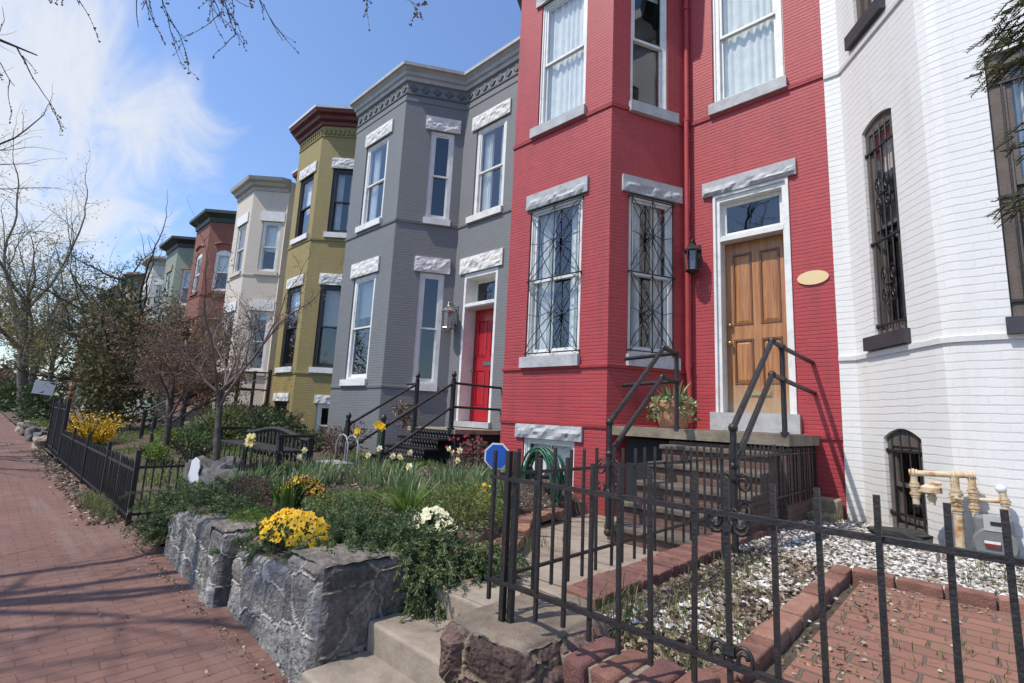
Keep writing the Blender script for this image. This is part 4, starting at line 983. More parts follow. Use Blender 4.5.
for x, lab, wl_ in ((-1.491, 'right pipe handrail of the red house stoop, fixed to the front wall', ((-1.491, 7.09, 2.314), (-1.483, 7.09, 1.93))), (-2.665, 'left pipe handrail of the red house stoop, beside the flower pot', ((-3.53, 6.03, 2.33), (-3.55, 6.0, 1.965)))):
    pipe_rail(lab, [wl_[0], (x, 5.76, 2.332), (x, 5.417, 2.347), (x, 4.27, 1.455), (x, 4.27, .42)], [wl_[1], (x, 5.76, 1.985), (x, 5.385, 2.0), (x, 4.275, 1.15)],
              [(x, 5.76, 1.41, 2.34, .026)], (x, 5.2, .4), 'pipe handrails of the red house', scroll=((x + .005, 4.25, .92),))
# ------------------------------------------------------------------ grey house stoop of cast iron
t = thing('front_steps', 'black cast iron front steps with pierced risers below the bright red door', 'steps', (-7.5, 5.7, .5), 'stoops in front of the houses')
mb = MB(); mb.box(-8.25, 5.85, 1.12, -6.80, 7.06, 1.20); mb.build('landing', SANDSTONE, t)
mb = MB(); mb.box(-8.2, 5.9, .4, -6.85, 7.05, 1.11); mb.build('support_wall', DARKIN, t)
for k in range(4):
    y1 = 5.85 - .28 * k; z = 1.20 - .17 * (k + 1)
    mb = MB(); mb.box(-8.15, y1 - .30, z - .03, -6.9, y1 + .01, z); mb.build('tread', BLACK_IRON, t)
    mb = MB(); n = 14
    for j in range(n):
        x = -8.12 + 1.2 * (j + .5) / n
        pts = [(x + .036 * math.cos(2 * PI * q / 10), y1 - .01, z + .07 + .05 * math.sin(2 * PI * q / 10)) for q in range(11)]; mb.tube(pts, .009, 4)
    mb.box(-8.13, y1 - .02, z + .125, -6.92, y1, z + .15); mb.box(-8.13, y1 + .002, z + .0, -6.92, y1 + .012, z + .02); mb.build('pierced_riser', BLACK_IRON, t)
for x, lab, wy_ in ((-6.95, 'right black iron handrail with ball finials at the red door', 7.09), (-8.05, 'left black iron handrail with ball finials below the narrow grey bay window', None)):
    w1, w2 = ((x, 7.09, 2.03), (x, 7.09, 1.60)) if wy_ else ((x - .75, 6.15, 2.05), (x - .74, 6.15, 1.62))
    pipe_rail(lab, [w1, (x, 5.86, 2.03), (x, 4.5, 1.22)], [w2, (x, 5.86, 1.60), (x, 4.55, .80)], [(x, 5.86, 1.2, 2.08, .045), (x, 4.46, .4, 1.25, .045)], (x, 5.2, .5), 'cast iron handrails of the grey house', r=.024, finials=((x, 5.86, 2.13), (x, 4.46, 1.30)))
# cream house stoop with long railings
t = thing('front_steps', 'tall concrete front steps leading to the cream house', 'steps', (-22.5, 5.6, .5), 'stoops in front of the houses')
mb = MB(); mb.box(-23.2, 5.9, .3, -21.3, 7.05, 1.5); mb.build('landing', SANDSTONE, t)
for k in range(5): mb = MB(); mb.box(-23.1, 5.9 - .3 * (k + 1), .2, -21.4, 5.9 - .3 * k, 1.5 - .19 * (k + 1)); mb.build('step', CONC, t)
pipe_rail('black iron stair railing rising towards the cream house', [(-16.3, 6.2, 2.5), (-16.3, 5.3, 2.45), (-16.3, 3.3, 1.1)], [(-16.3, 6.2, 1.95), (-16.3, 5.3, 1.95), (-16.3, 3.4, .7)], [(-16.3, 6.2, .5, 2.6, .05), (-16.3, 5.3, .5, 2.5, .05), (-16.3, 3.35, .3, 1.2, .05)], (-16.3, 5, .5), None)
pipe_rail('far black iron stair railing beside the yellow house steps', [(-17.6, 6.2, 2.5), (-17.6, 5.3, 2.45), (-17.6, 3.3, 1.1)], [(-17.6, 6.2, 1.95), (-17.6, 5.3, 1.95), (-17.6, 3.4, .7)], [(-17.6, 6.2, .5, 2.6, .05), (-17.6, 5.3, .5, 2.5, .05), (-17.6, 3.35, .3, 1.2, .05)], (-17.6, 5, .5), None)
t = thing('front_steps', 'stone front steps between two black railings at the olive yellow house', 'steps', (-17, 5.6, .5), 'stoops in front of the houses')
mb = MB(); mb.box(-17.75, 5.3, .3, -16.15, 7.06, 1.45); mb.build('landing', SANDSTONE, t)
for k in range(5): mb = MB(); mb.box(-17.7, 5.3 - .3 * (k + 1), .2, -16.2, 5.3 - .3 * k, 1.45 - .19 * (k + 1)); mb.build('step', CONC, t)
# ------------------------------------------------------------------ lanterns and plaque
def lantern(label, x, y, z, m, base, s=1.0, ny=-1, gm=None):
    t = thing('wall_lantern', label, 'lantern', base); c = (x, y - .15 * s, z)
    mb = MB(); mb.box(x - .04 * s, y - .018, z - .06 * s, x + .04 * s, y + .0, z + .22 * s); mb.build('back_plate', m, t)
    mb = MB(); pts = [(x, y - .01, z + .12 * s), (x, y - .06 * s, z + .22 * s), (x, y - .12 * s, z + .27 * s), (x, y - .16 * s, z + .24 * s), (x, y - .15 * s, z + .2 * s)]; mb.tube(pts, .011 * s, 6)
    pts = [(x, y - .01, z - .04 * s), (x, y - .07 * s, z - .10 * s), (x, y - .12 * s, z - .09 * s)]; mb.tube(pts, .009 * s, 6); mb.build('bracket', m, t, smooth=True)
    mb = MB(); mb.lathe([(.03 * s, -.17 * s), (.055 * s, -.15 * s), (.085 * s, -.13 * s), (.08 * s, -.12 * s)], c, 8); mb.lathe([(.10 * s, .10 * s), (.105 * s, .115 * s), (.06 * s, .165 * s), (.035 * s, .18 * s), (.02 * s, .205 * s), (.028 * s, .22 * s), (.005, .24 * s)], c, 8)
    for k in range(6):
        a = PI * k / 3 + .3; mb.tube([(c[0] + .08 * s * math.cos(a), c[1] + .08 * s * math.sin(a), z - .13 * s), (c[0] + .097 * s * math.cos(a), c[1] + .097 * s * math.sin(a), z + .11 * s)], .008 * s, 5)
    mb.lathe([(.012 * s, -.2 * s), (.02 * s, -.185 * s), (.01 * s, -.17 * s)], c, 8)
    mb.build('lamp_body', m, t, smooth=True, sharp=.6)
    mb = MB(); mb.lathe([(.066 * s, -.125 * s), (.082 * s, .105 * s)], c, 8); mb.build('lamp_glass', gm or GLASS, t)
    return t
lantern('black carriage lantern on the red wall left of the wood door', -2.945, 7.1, 3.88, BLACK_IRON, (-2.94, 7.0, 3.7), 1.25)
lantern('silver coach lantern on the grey wall beside the red door', -8.48, 7.1, 3.55, paint('brushed_nickel', (.5, .5, .48), .3, .2, 9, .1, 50, 1), (-8.48, 7.0, 3.4), 1.55)
mb = MB(); n = 32
pf = [(-1.444 + .178 * math.cos(2 * PI * k / n), 7.08, 3.412 + .092 * math.sin(2 * PI * k / n)) for k in range(n)]; pb = [(x, 7.1, z) for x, y, z in pf]
mb.poly(pf); [mb.poly([pb[k], pb[(k + 1) % n], pf[(k + 1) % n], pf[k]]) for k in range(n)]
single('oval_plaque', mb, paint('pale_yellow_enamel', (.74, .56, .30), .4, .06, 3, .03, 30), 'blank pale yellow oval plaque on the red wall right of the wood door', 'plaque', (-1.444, 7.09, 3.3))
# ------------------------------------------------------------------ flower pot, hose, sign disc
TERRA = paint('terracotta', (.48, .22, .125), .8, .18, 5, .2, 40, 0, ((.5, .36, .27), .4))
t = thing('flower_pot', 'large terracotta pot of trailing green plants on the landing', 'flower pot', (-3.0, 6.38, 1.415))
mb = MB(); c = (-3.0, 6.38, 1.417); mb.lathe([(.17, 0), (.185, .02), (.225, .27), (.255, .275), (.262, .34), (.25, .352), (.225, .35), (.215, .30), (.0, .29)], c, 28); mb.build('pot', TERRA, t, smooth=True, sharp=.6)
POT = t
HOSE = paint('green_rubber_hose', (.02, .10, .055), .4, .25, 5, .1, 50)
t = thing('garden_hose', 'coiled green garden hose hanging on a stand by the basement window', 'hose', (-4.15, 5.25, .3))
mb = MB(); rg = random.Random(3); pts = []
for k in range(12 * 26):
    a = 2 * PI * k / 26; lp = k // 26; r = .27 + .03 * math.sin(lp * 2.3) + .02 * math.sin(a * 2 + lp); dz = -.10 * (1 - math.sin(a)) * (.4 + .17 * lp)
    pts.append((-4.15 + r * math.cos(a) * (1 + .03 * math.sin(lp)), 5.13 - .014 * lp + .02 * math.sin(a + lp), .80 + r * 1.0 * math.sin(a) + dz))
pts += [(-4.4, 5.0, .5), (-4.5, 4.9, .36), (-4.3, 4.8, .33), (-4.0, 4.85, .32), (-3.8, 5.0, .31)]
mb.tube(pts, .014, 6); mb.build('coil', HOSE, t, smooth=True)
mb = MB(); mb.tube([(-4.15, 5.25, .2), (-4.15, 5.25, 1.12)], .02, 8); mb.tube([(-4.15, 5.25, .98), (-4.15, 5.0, .98)], .018, 8); mb.tube([(-4.3, 5.02, .95), (-4.15, 5.0, 1.03), (-4.0, 5.02, .95)], .014, 8); mb.tube([(-4.15, 5.25, .45), (-4.15, 5.05, .25)], .015, 6); mb.build('stand', BLACK_IRON, t, smooth=True)
mb = MB(); mb.lathe([(.0, -.09), (.11, -.09), (.12, -.07), (.12, .07), (.11, .09), (.0, .09)], (0, 0, 0), 18)
for k in range(len(mb.v)): x, y, z = mb.v[k]; mb.v[k] = (-4.15 + x, 5.1 + z, .85 + y)
mb.build('hub', paint('off_white_plastic', (.6, .6, .57), .5, .1, 4, .05, 40), t, smooth=True, sharp=.6)
t = thing('garden_sign', 'blue octagonal sign with white rim on a stake behind the fence corner', 'sign', (-3.3, 3.36, .55))
for nm, rr, y, m in (('rim', .128, 3.362, WHITE), ('face', .112, 3.352, paint('blue_sign_enamel', (.015, .09, .42), .4, .12, 4, .05, 40))):
    mb = MB(); d_ = V((.62, -.78)); P = []
    for k in range(8):
        a = PI / 8 + PI * k / 4; P.append((-3.3 + d_.x * (3.362 - y) * 1.0 + .78 * rr * math.cos(a), 3.362 + d_.y * (3.362 - y) + .62 * rr * math.cos(a), 1.095 + rr * math.sin(a)))
    Q = [(x - .008 * d_.x, y2 - .008 * d_.y, z) for x, y2, z in P]; mb.poly(P)
    for k in range(8): mb.poly([Q[k], Q[(k + 1) % 8], P[(k + 1) % 8], P[k]])
    mb.poly(Q[::-1]); mb.build(nm, m, t)
mb = MB(); mb.tube([(-3.305, 3.375, .5), (-3.305, 3.375, 1.0)], .012, 6); mb.build('stake', STEEL, t)
# ------------------------------------------------------------------ gas meter and pipes on the white house
PIPE = stonemat('rusty_cream_pipe_paint', [(.66, .58, .44), (.64, .55, .39), (.60, .47, .30), (.36, .15, .045), (.24, .09, .03)], 8, .5, .8)
METER = paint('grey_meter_paint', (.17, .175, .175), .55, .2, 6, .2, 50)
t = thing('gas_meter', 'rusty cream gas pipes and grey meter against the white house', 'gas meter', (-.1, 5.85, .5)); Y = 5.86
def pipe(pts, r=.026, fits=()):
    mb = MB(); mb.tube(pts, r, 10)
    for q in fits:
        v = (V(pts[1]) - V(pts[0])).normalized() if len(pts) > 1 else V((0, 0, 1))
        for o, k, w in ((-.9, 1.28, .5), (0, 1.5, .8), (.9, 1.28, .5)): c = V(q) + v * r * o; mb.tube([c - v * r * w * .5, c + v * r * w * .5], r * k, 8)
    mb.build('pipe', PIPE, t, smooth=True, sharp=.8)
pipe([(-.476, Y, 1.13), (-.09, Y, 1.15)], .026, [(-.476, Y, 1.13), (-.09, Y, 1.15), (-.20, Y, 1.142)])
pipe([(-.476, Y, 1.13), (-.47, Y, .86)], .027, [(-.474, Y, 1.02), (-.472, Y, .95)])
pipe([(-.47, Y, .975), (-.37, Y, .98)], .02); pipe([(-.355, Y, 1.06), (-.36, Y, .87)], .024, [(-.356, Y, 1.03), (-.36, Y, .93)]); pipe([(-.356, Y, 1.05), (-.29, Y, 1.06)], .018, [(-.35, Y, 1.05)])
pipe([(-.20, Y, 1.13), (-.195, Y, .80)], .032, [(-.198, Y, .98), (-.197, Y, .90), (-.196, Y, .86)]); pipe([(-.195, Y, .86), (-.195, Y, .45)], .036)
pipe([(-.09, Y, 1.15), (-.085, Y, .84)], .027, [(-.088, Y, 1.02), (-.086, Y, .97), (-.085, Y, .89)]); pipe([(-.085, Y, .955), (.10, Y, .962)], .018, [(-.08, Y, .955), (.095, Y, .962)])
pipe([(.09, Y, 1.045), (.095, Y, 1.0), (.10, Y, .85)], .025, [(.10, Y, .96)])
mb = MB(); mb.ball((.085, Y, 1.06), .036, 12, 8); mb.build('vent_cap', WHITE, t, smooth=True)
mb = MB(); mb.tube([(-.195, Y - .03, .955), (-.195, Y - .06, .955)], .016, 8); mb.box(-.25, Y - .068, .948, -.15, Y - .06, .962); mb.build('valve_lever', PIPE, t)
mb = MB(); mb.lathe([(.05, -.03), (.075, -.025), (.075, .02), (.05, .035), (.02, .05)], (-.36, Y, 1.0), 14); mb.build('regulator', PIPE, t, smooth=True, sharp=.6)
mb = MB(); mb.box(-.10, Y - .10, .55, .14, Y + .08, .84); o = mb.build('meter_body', METER, t); b = o.modifiers.new('bevel', 'BEVEL'); b.width = .03; b.segments = 3
mb = MB(); mb.lathe([(.0, -.05), (.125, -.05), (.14, -.03), (.14, .03), (.0, .05)], (0, 0, 0), 20)
for k in range(len(mb.v)): x, y, z = mb.v[k]; mb.v[k] = (.02 + x, Y - .08 + z, .62 + y)
mb.build('diaphragm', METER, t, smooth=True, sharp=.6)
mb = MB(); mb.box(-.04, Y - .135, .73, .105, Y - .09, .85); mb.build('dial_box', paint('pale_grey_plastic', (.42, .42, .41), .45, .15, 5, .1, 40), t)
mb = MB(); mb.box(.0, Y - .139, .775, .065, Y - .134, .805); mb.build('dial_window', DARKIN, t)
mb = MB(); mb.box(-.045, Y - .147, .632, .05, Y - .142, .652); mb.build('label', WHITE, t); mb = MB(); mb.box(-.045, Y - .147, .606, .05, Y - .142, .630); mb.build('label', paint('dark_red_label', (.2, .02, .02), .5, .1, 3, .05, 30), t)
mb = MB(); rock(mb, (-.62, 6.02, .53), (.42, .16, .14), 31, 6, .3); single('debris_heap', mb, paint('dark_wet_leaves', (.03, .032, .03), .8, .4, 20, .6, 60), 'low dark heap of leaves under the barred basement window', 'leaf heap', (-.62, 6.02, .46))
# ------------------------------------------------------------------ garden furniture and far small things
t = thing('garden_bench', 'dark wooden bench with arched back behind the daffodils', 'bench', (-8.7, 3.35, .45)); WD = paint('dark_weathered_wood', (.022, .02, .018), .75, .4, 10, .4, 50)
mb = MB(); pts = [(-9.95 + 2.6 * k / 12, 3.5, .97 + .12 * math.sin(PI * k / 12) ** 2) for k in range(13)]; mb.tube(pts, .04, 6); mb.build('top_rail', WD, t)
mb = MB()
for k in range(16): x = -9.85 + 2.4 * (k + .5) / 16; mb.box(x - .03, 3.49, .62, x + .03, 3.51, .97 + .1 * math.sin(PI * (k + .5) / 16) ** 2)
mb.build('back_slats', WD, t)
for y in (3.05, 3.17, 3.29, 3.41): mb = MB(); mb.box(-9.95, y - .05, .80, -7.35, y + .05, .83); mb.build('seat_slat', WD, t)
for x in (-9.95, -7.35):
    for y in (3.05, 3.5): mb = MB(); mb.box(x - .035, y - .035, .38, x + .035, y + .035, .98 if y > 3.2 else 1.02); mb.build('leg', WD, t)
    mb = MB(); mb.box(x - .045, 3.0, 1.02, x + .045, 3.53, 1.06); mb.build('armrest', WD, t)
t = thing('garden_chair', 'white metal garden chair with a hooped back by the olive house', 'chair', (-6.55, 3.7, .5)); WI = paint('white_enamelled_metal', (.36, .36, .36), .45, .1, 4, .1, 40)
mb = MB()
for k, x in enumerate((-6.88, -6.6)):
    mb.tube([(x - .17, 3.75, .5), (x - .17, 3.75, .98), (x - .10, 3.75, 1.07), (x, 3.75, 1.10), (x + .10, 3.75, 1.07), (x + .17, 3.75, .98), (x + .17, 3.75, .5)], .012, 6)
mb.build('back_hoops', WI, t, smooth=True)
mb = MB(); mb.box(-7.0, 3.45, .70, -6.48, 3.74, .72); mb.build('seat', WI, t)
for x in (-7.03, -6.45): mb = MB(); mb.tube([(x, 3.47, .5), (x, 3.47, .71)], .012, 6); mb.build('leg', WI, t)
t = thing('wire_border', 'low black wire hoop border in front of the bench', 'border fence', (-7.8, 2.9, .5))
for k in range(16):
    x = -9.6 + .23 * k; mb = MB(); mb.tube([(x, 2.9, .42), (x, 2.9, .74), (x + .05, 2.9, .82), (x + .12, 2.9, .85), (x + .19, 2.9, .82), (x + .24, 2.9, .74), (x + .24, 2.9, .42)], .008, 5); mb.build('hoop', BLACK_IRON, t)
mb = MB(); P = [(-.035, 0), (.04, 0), (.05, .12), (.035, .17), (.045, .24), (.03, .30), (.0, .33), (-.03, .29), (-.035, .2), (-.045, .14)]
mb.poly([(-6.30 + x * 1.3, 1.72 + x * .8, .52 + z * 1.05) for x, z in P]); mb.poly([(-6.305 + x * 1.3, 1.73 + x * .8, .52 + z * 1.05) for x, z in P][::-1])
single('garden_marker', mb, paint('white_marker_paint', (.8, .8, .8), .5, .03, 2, .02, 20), 'small white cut out figure standing beside the slim tree trunk', 'garden marker', (-6.3, 1.72, .52))
t = thing('yard_sign', 'white yard sign board on black legs by the far hedge', 'sign', (-33.0, 2.05, .2))
mb = MB(); mb.hexa([(-33.02, 1.72, 1.56), (-32.98, 1.72, 1.56), (-32.98, 2.48, 1.48), (-33.02, 2.48, 1.48), (-33.02, 1.78, 2.20), (-32.98, 1.78, 2.20), (-32.98, 2.54, 2.12), (-33.02, 2.54, 2.12)]); o = mb.build('board', paint('white_sign_board', (.85, .85, .85), .5, .03, 2, .02, 20), t)
for y in (1.80, 2.5): mb = MB(); mb.box(-33.08, y - .03, .0, -33.03, y + .03, 2.1); mb.build('leg', BLACK_IRON, t)
t = thing('wall_stones', 'pale field stones lining the sidewalk edge beyond the tall fence', 'stones', (-22, 1.3, 0))
for k in range(7):
    x = -19.6 - 1.5 * k; mb = MB(); rock(mb, (x, 1.5 + .1 * (k % 2), .10), (.95, .5, .42 + .12 * (k % 3)), 50 + k, 8, .35); mb.build('stone', ROCK if k % 3 else SANDSTONE, t, smooth=True, sharp=.4)
# ------------------------------------------------------------------ plants
DAFF = leafmat('daffodil_leaves', [(.07, .13, .05), (.14, .22, .09), (.24, .32, .16), (.33, .36, .17)], .5, .4)
BRIGHT = leafmat('fresh_green_leaves', [(.06, .12, .018), (.13, .21, .04), (.22, .30, .07)], .5, .35)
JUN = leafmat('juniper_needles', [(.05, .085, .032), (.105, .165, .06), (.20, .26, .115)], .65, .3, 2.5)
THYME = leafmat('airy_green_foliage', [(.07, .105, .03), (.16, .21, .06), (.28, .31, .12)], .65, .35)
BROWNIE = leafmat('dry_brown_stems', [(.055, .035, .028), (.12, .075, .06), (.19, .135, .10)], .85, .1)
BOX = leafmat('dark_clipped_leaves', [(.02, .038, .013), (.05, .08, .028), (.10, .135, .05)], .5, .2)
YEL = leafmat('yellow_petals', [(.62, .33, .004), (.82, .50, .01), (.88, .62, .04)], .6, .3)
YELB = leafmat('pale_yellow_petals', [(.75, .60, .14), (.85, .74, .32), (.88, .80, .50)], .6, .3)
MAR = leafmat('maroon_petals', [(.03, .006, .008), (.07, .012, .012), (.12, .02, .015)], .6, .2)
CRM = leafmat('creamy_white_petals', [(.72, .60, .24), (.84, .80, .52), (.86, .84, .70)], .6, .3)
REDF = leafmat('red_petals', [(.16, .01, .015), (.34, .012, .025)], .6, .2)
STEM = leafmat('plant_stems', [(.06, .11, .03), (.09, .14, .05)], .6, .1)
LITTER = leafmat('dry_leaf_litter', [(.06, .042, .03), (.17, .12, .085), (.30, .23, .17), (.42, .35, .27)], .9, .05)
TRAIL = leafmat('variegated_trailing_leaves', [(.08, .15, .04), (.22, .30, .12), (.55, .58, .38)], .55, .3)

def blade(mb, p, az, h, w, bend, rg, n=4, twist=0):
    c, s = math.cos(az), math.sin(az); px, py = -s, c; L0 = None; i0 = len(mb.v)
    for k in range(n + 1):
        f = k / n; r = bend * h * f * f; z = h * (f - .38 * abs(bend) * f * f); ww = w * (1 - f ** 2.2) * .5 + .0008
        a = twist * f; qx, qy = px * math.cos(a) + c * math.sin(a), py * math.cos(a) + s * math.sin(a)
        x, y = p[0] + c * r, p[1] + s * r
        mb.v.append((x - qx * ww, y - qy * ww, p[2] + z)); mb.v.append((x + qx * ww, y + qy * ww, p[2] + z))
    for k in range(n): a = i0 + 2 * k; mb.face((a, a + 1, a + 3, a + 2))
    return (p[0] + c * bend * h, p[1] + s * bend * h, p[2] + h * (1 - .38 * abs(bend)))
def leaf(mb, p, d, l, w, rg, fold=.25):
    d = V(d).normalized(); s = d.cross(V((rg.uniform(-1, 1), rg.uniform(-1, 1), rg.uniform(-.2, 1.2))))
    if s.length < 1e-4: s = d.orthogonal()
    s.normalize(); u = s.cross(d); p = V(p); i = len(mb.v)
    m = p + d * l * .45 + u * (-fold * w * .3)
    for q in (p, m + s * w / 2 + u * w * fold * .4, p + d * l, m - s * w / 2 + u * w * fold * .4): mb.v.append(tuple(q))
    mb.face((i, i + 1, i + 2, i + 3))
def quadleaf(mb, p, d, s, l, w):
    i = len(mb.v); p, d, s = V(p), V(d), V(s)
    for q in (p, p + d * l * .5 + s * w * .5, p + d * l, p + d * l * .5 - s * w * .5): mb.v.append(tuple(q))
    mb.face((i, i + 1, i + 2, i + 3))
def rdir(rg, zmin=-1.0):
    while 1:
        v = V((rg.uniform(-1, 1), rg.uniform(-1, 1), rg.uniform(-1, 1)))
        if .05 < v.length < 1 and v.normalized().z > zmin: return v.normalized()
def flower(mb, c, nrm, r, n, rg, w=.75):
    nrm = V(nrm).normalized(); a = nrm.orthogonal().normalized(); b = nrm.cross(a); ph = rg.random() * 6
    for k in range(n):
        t = ph + 2 * PI * k / n; d = (a * math.cos(t) + b * math.sin(t) + nrm * rg.uniform(-.05, .35)).normalized(); s = nrm.cross(d)
        quadleaf(mb, c, d, s, r, r * w)
def daffodil(label, x, y, z, n, r, h, seed, heads=0, headm=None, m=DAFF, w=.020, bend=.55):
    rg = random.Random(seed); t = thing('daffodil_clump', label, 'daffodils', (x, y, z), 'daffodil clumps in the flower bed')
    mb = MB()
    for _ in range(n):
        a = rg.random() * 2 * PI; q = r * math.sqrt(rg.random()); hh = h * rg.uniform(.5, .92)
        blade(mb, (x + q * math.cos(a), y + q * math.sin(a), z - .03), a + rg.uniform(-1, 1), hh, w * rg.uniform(.7, 1.25), rg.uniform(.05, bend) * (1.6 if rg.random() < .12 else 1), rg, 5, rg.uniform(-1, 1))
    mb.build('leaves', m, t)
    for k in range(heads):
        a = rg.random() * 2 * PI; q = r * rg.random(); px, py = x + q * math.cos(a), y + q * math.sin(a); hh = h * rg.uniform(.7, 1.0)
        fx_, fy_ = px + rg.uniform(-.05, .05), py + rg.uniform(-.05, .05); mb = MB(); mb.tube([(px, py, z - .02), (px, py, z + hh * .7), (fx_, fy_, z + hh)], .004, 5); st = mb.build('flower_stem', STEM, t)
        d = V((rg.uniform(-.5, .8), -1, rg.uniform(-.1, .35))).normalized(); c = V((fx_, fy_, z + hh)); mb = MB(); flower(mb, c, d, .042, 6, rg, .8)
        mb.build('petals', headm or CRM, t)
        mb = MB(); a1 = d.orthogonal().normalized(); b1 = d.cross(a1); i0 = len(mb.v)
        for kk in range(2):
            for j in range(8): an = j * PI / 4; mb.v.append(tuple(c + d * (.002 + .03 * kk) + (a1 * math.cos(an) + b1 * math.sin(an)) * (.012 + .007 * kk)))
        for j in range(8): mb.face((i0 + j, i0 + (j + 1) % 8, i0 + 8 + (j + 1) % 8, i0 + 8 + j))
        mb.build('trumpet', YELB, t)
    return t
D = daffodil
G0 = .60
D('far left daffodil clump with pale yellow double blooms near the slim tree', -5.62, 2.10, .58, 70, .20, .42, 1, 0)
D('broad blue green daffodil clump without blooms behind the dark pansies', -5.25, 2.45, .60, 90, .24, .40, 2, 1)
D('bright fresh green strappy clump in the middle of the bed', -4.72, 2.10, .59, 70, .15, .36, 3, 0, None, BRIGHT, .022)
D('tall greyish daffodil clump directly in front of the white chair', -5.55, 2.78, .62, 100, .26, .46, 4, 1)
D('daffodil clump with two creamy blooms at the foot of the left railing', -5.15, 3.15, .64, 95, .26, .42, 5, 2)
D('daffodil clump with white blooms left of the cast iron steps', -5.0, 3.45, .64, 80, .22, .40, 6, 2)
D('daffodil clump with nodding cream blooms in front of the cast iron steps', -4.45, 3.10, .64, 85, .22, .40, 7, 2)
D('sparse upright tuft of thin grey green leaves behind the yellow pansies', -3.86, 2.25, .57, 42, .10, .34, 8, 0, None, DAFF, .010, .12)
D('small daffodil clump with a pale bloom beside the strappy agapanthus', -4.0, 2.95, .63, 70, .18, .38, 9, 1)
D('dense daffodil clump below the red flowered shrub', -4.65, 3.95, .62, 110, .28, .44, 10, 2)
D('daffodil clump with white blooms left of the blue sign', -4.2, 3.7, .62, 110, .26, .46, 11, 2)
D('tall leafy daffodil clump partly behind the blue sign', -3.75, 3.75, .60, 110, .24, .46, 12, 1)
D('leafy daffodil clump close to the red bay wall', -4.7, 4.7, .62, 80, .28, .40, 13, 1)
# two taller yellow daffodils in front of the grey bay and pale bunch at the left
for i, (x, y, z, zt, lab, m, n) in enumerate(((-6.0, 3.46, .62, 1.18, 'single bright yellow daffodil standing tall before the grey bay wall', YEL, 1), (-5.2, 3.32, .62, 1.26, 'bright yellow daffodil with golden trumpet right before the railing', YEL, 2), (-8.3, 3.02, .45, .95, 'bunch of pale yellow double daffodils in front of the dark bench', YELB, 7))):
    rg = random.Random(60 + i); t = thing('daffodil', lab, 'daffodil', (x, y, z))
    for k in range(n):
        px, py, pz = x + rg.uniform(-.12, .12) * (n > 1) , y + rg.uniform(-.06, .06), zt + rg.uniform(-.10, .04) * (n > 1)
        mb = MB(); mb.tube([(x + rg.uniform(-.03, .03), y, z - .05), ((x + px) / 2, y, z + (pz - z) * .6), (px, py, pz)], .006, 5); mb.build('flower_stem', STEM, t)
        mb = MB(); d = V((.5 + rg.uniform(-.3, .3), -.8, .15)); flower(mb, (px, py, pz), d, .06, 6, rg, .85); flower(mb, V((px, py, pz)) + d * .02, d, .038, 6, rg, .9); mb.build('petals', m, t)
# strappy agapanthus like clump with one broad leaf
t = thing('strappy_plant', 'fountain of broad bright green straps with one wide folded leaf', 'garden plant', (-3.45, 2.50, .57)); rg = random.Random(77); mb = MB()
for k in range(60): a = rg.random() * 2 * PI; blade(mb, (-3.45 + .05 * math.cos(a), 2.50 + .05 * math.sin(a), .55), a, rg.uniform(.26, .42), rg.uniform(.02, .034), rg.uniform(.15, .75), rg, 6)
for a in (3.5, 3.9): blade(mb, (-3.46, 2.47, .55), a, .44, .04, 1.05, rg, 7)
mb.build('leaves', BRIGHT, t); mb = MB(); blade(mb, (-3.30, 2.30, .56), 4.9, .24, .11, .8, rg, 6); mb.build('broad_leaf', DAFF, t)
# pansies
def pansy(label, x, y, z, rx, ry, h, n, pet, dark, seed, rot=0, r=.03, np_=5):
    rg = random.Random(seed); t = thing('pansy_clump', label, 'pansies', (x, y, z)); mb = MB(); cs, sn = math.cos(rot), math.sin(rot)
    def pos(k=1.0):
        a = rg.random() * 2 * PI; q = math.sqrt(rg.random()); u, v_ = rx * q * math.cos(a), ry * q * math.sin(a); hh = h * (1 - .75 * q * q) * k
        return (x + u * cs - v_ * sn, y + u * sn + v_ * cs, z + hh), (u * cs - v_ * sn, u * sn + v_ * cs)
    for _ in range(n * 9): p, o = pos(rg.uniform(.2, .95)); leaf(mb, p, rdir(rg, -.2), rg.uniform(.025, .05), .022, rg)
    mb.build('leaves', BOX, t); mp, md, my = MB(), MB(), MB()
    for _ in range(n):
        p, o = pos(rg.uniform(.85, 1.12)); d = V((o[0] * 1.6 + .35, o[1] * 1.6 - .75, .55 + rg.uniform(-.2, .3))).normalized()
        rr = r * rg.uniform(.75, 1.2); flower(mp, p, d, rr, np_, rg, .95)
        if dark: mp.cm = 1; flower(mp, V(p) + d * .006, d, rr * dark * rg.uniform(.4, 1.2), 4, rg, .9); mp.cm = 0
    mp.build('petals', [pet, MAR], t)
    return t
pansy('big mound of bright yellow pansies on top of the stone wall', -3.56, 1.66, .53, .44, .18, .175, 200, YEL, .28, 1, .10, .034)
pansy('small mound of yellow pansies with dark maroon faces', -4.72, 2.22, .60, .27, .14, .20, 120, YEL, .8, 2, .45, .026)
pansy('round cushion of creamy white flowers near the loose bricks', -2.84, 2.28, .61, .18, .16, .18, 170, CRM, 0, 3, 0, .024)
pansy('patch of lemon and golden flowers beside the fence corner', -3.46, 3.36, .63, .18, .16, .17, 100, YEL, 0, 4, 0, .024)
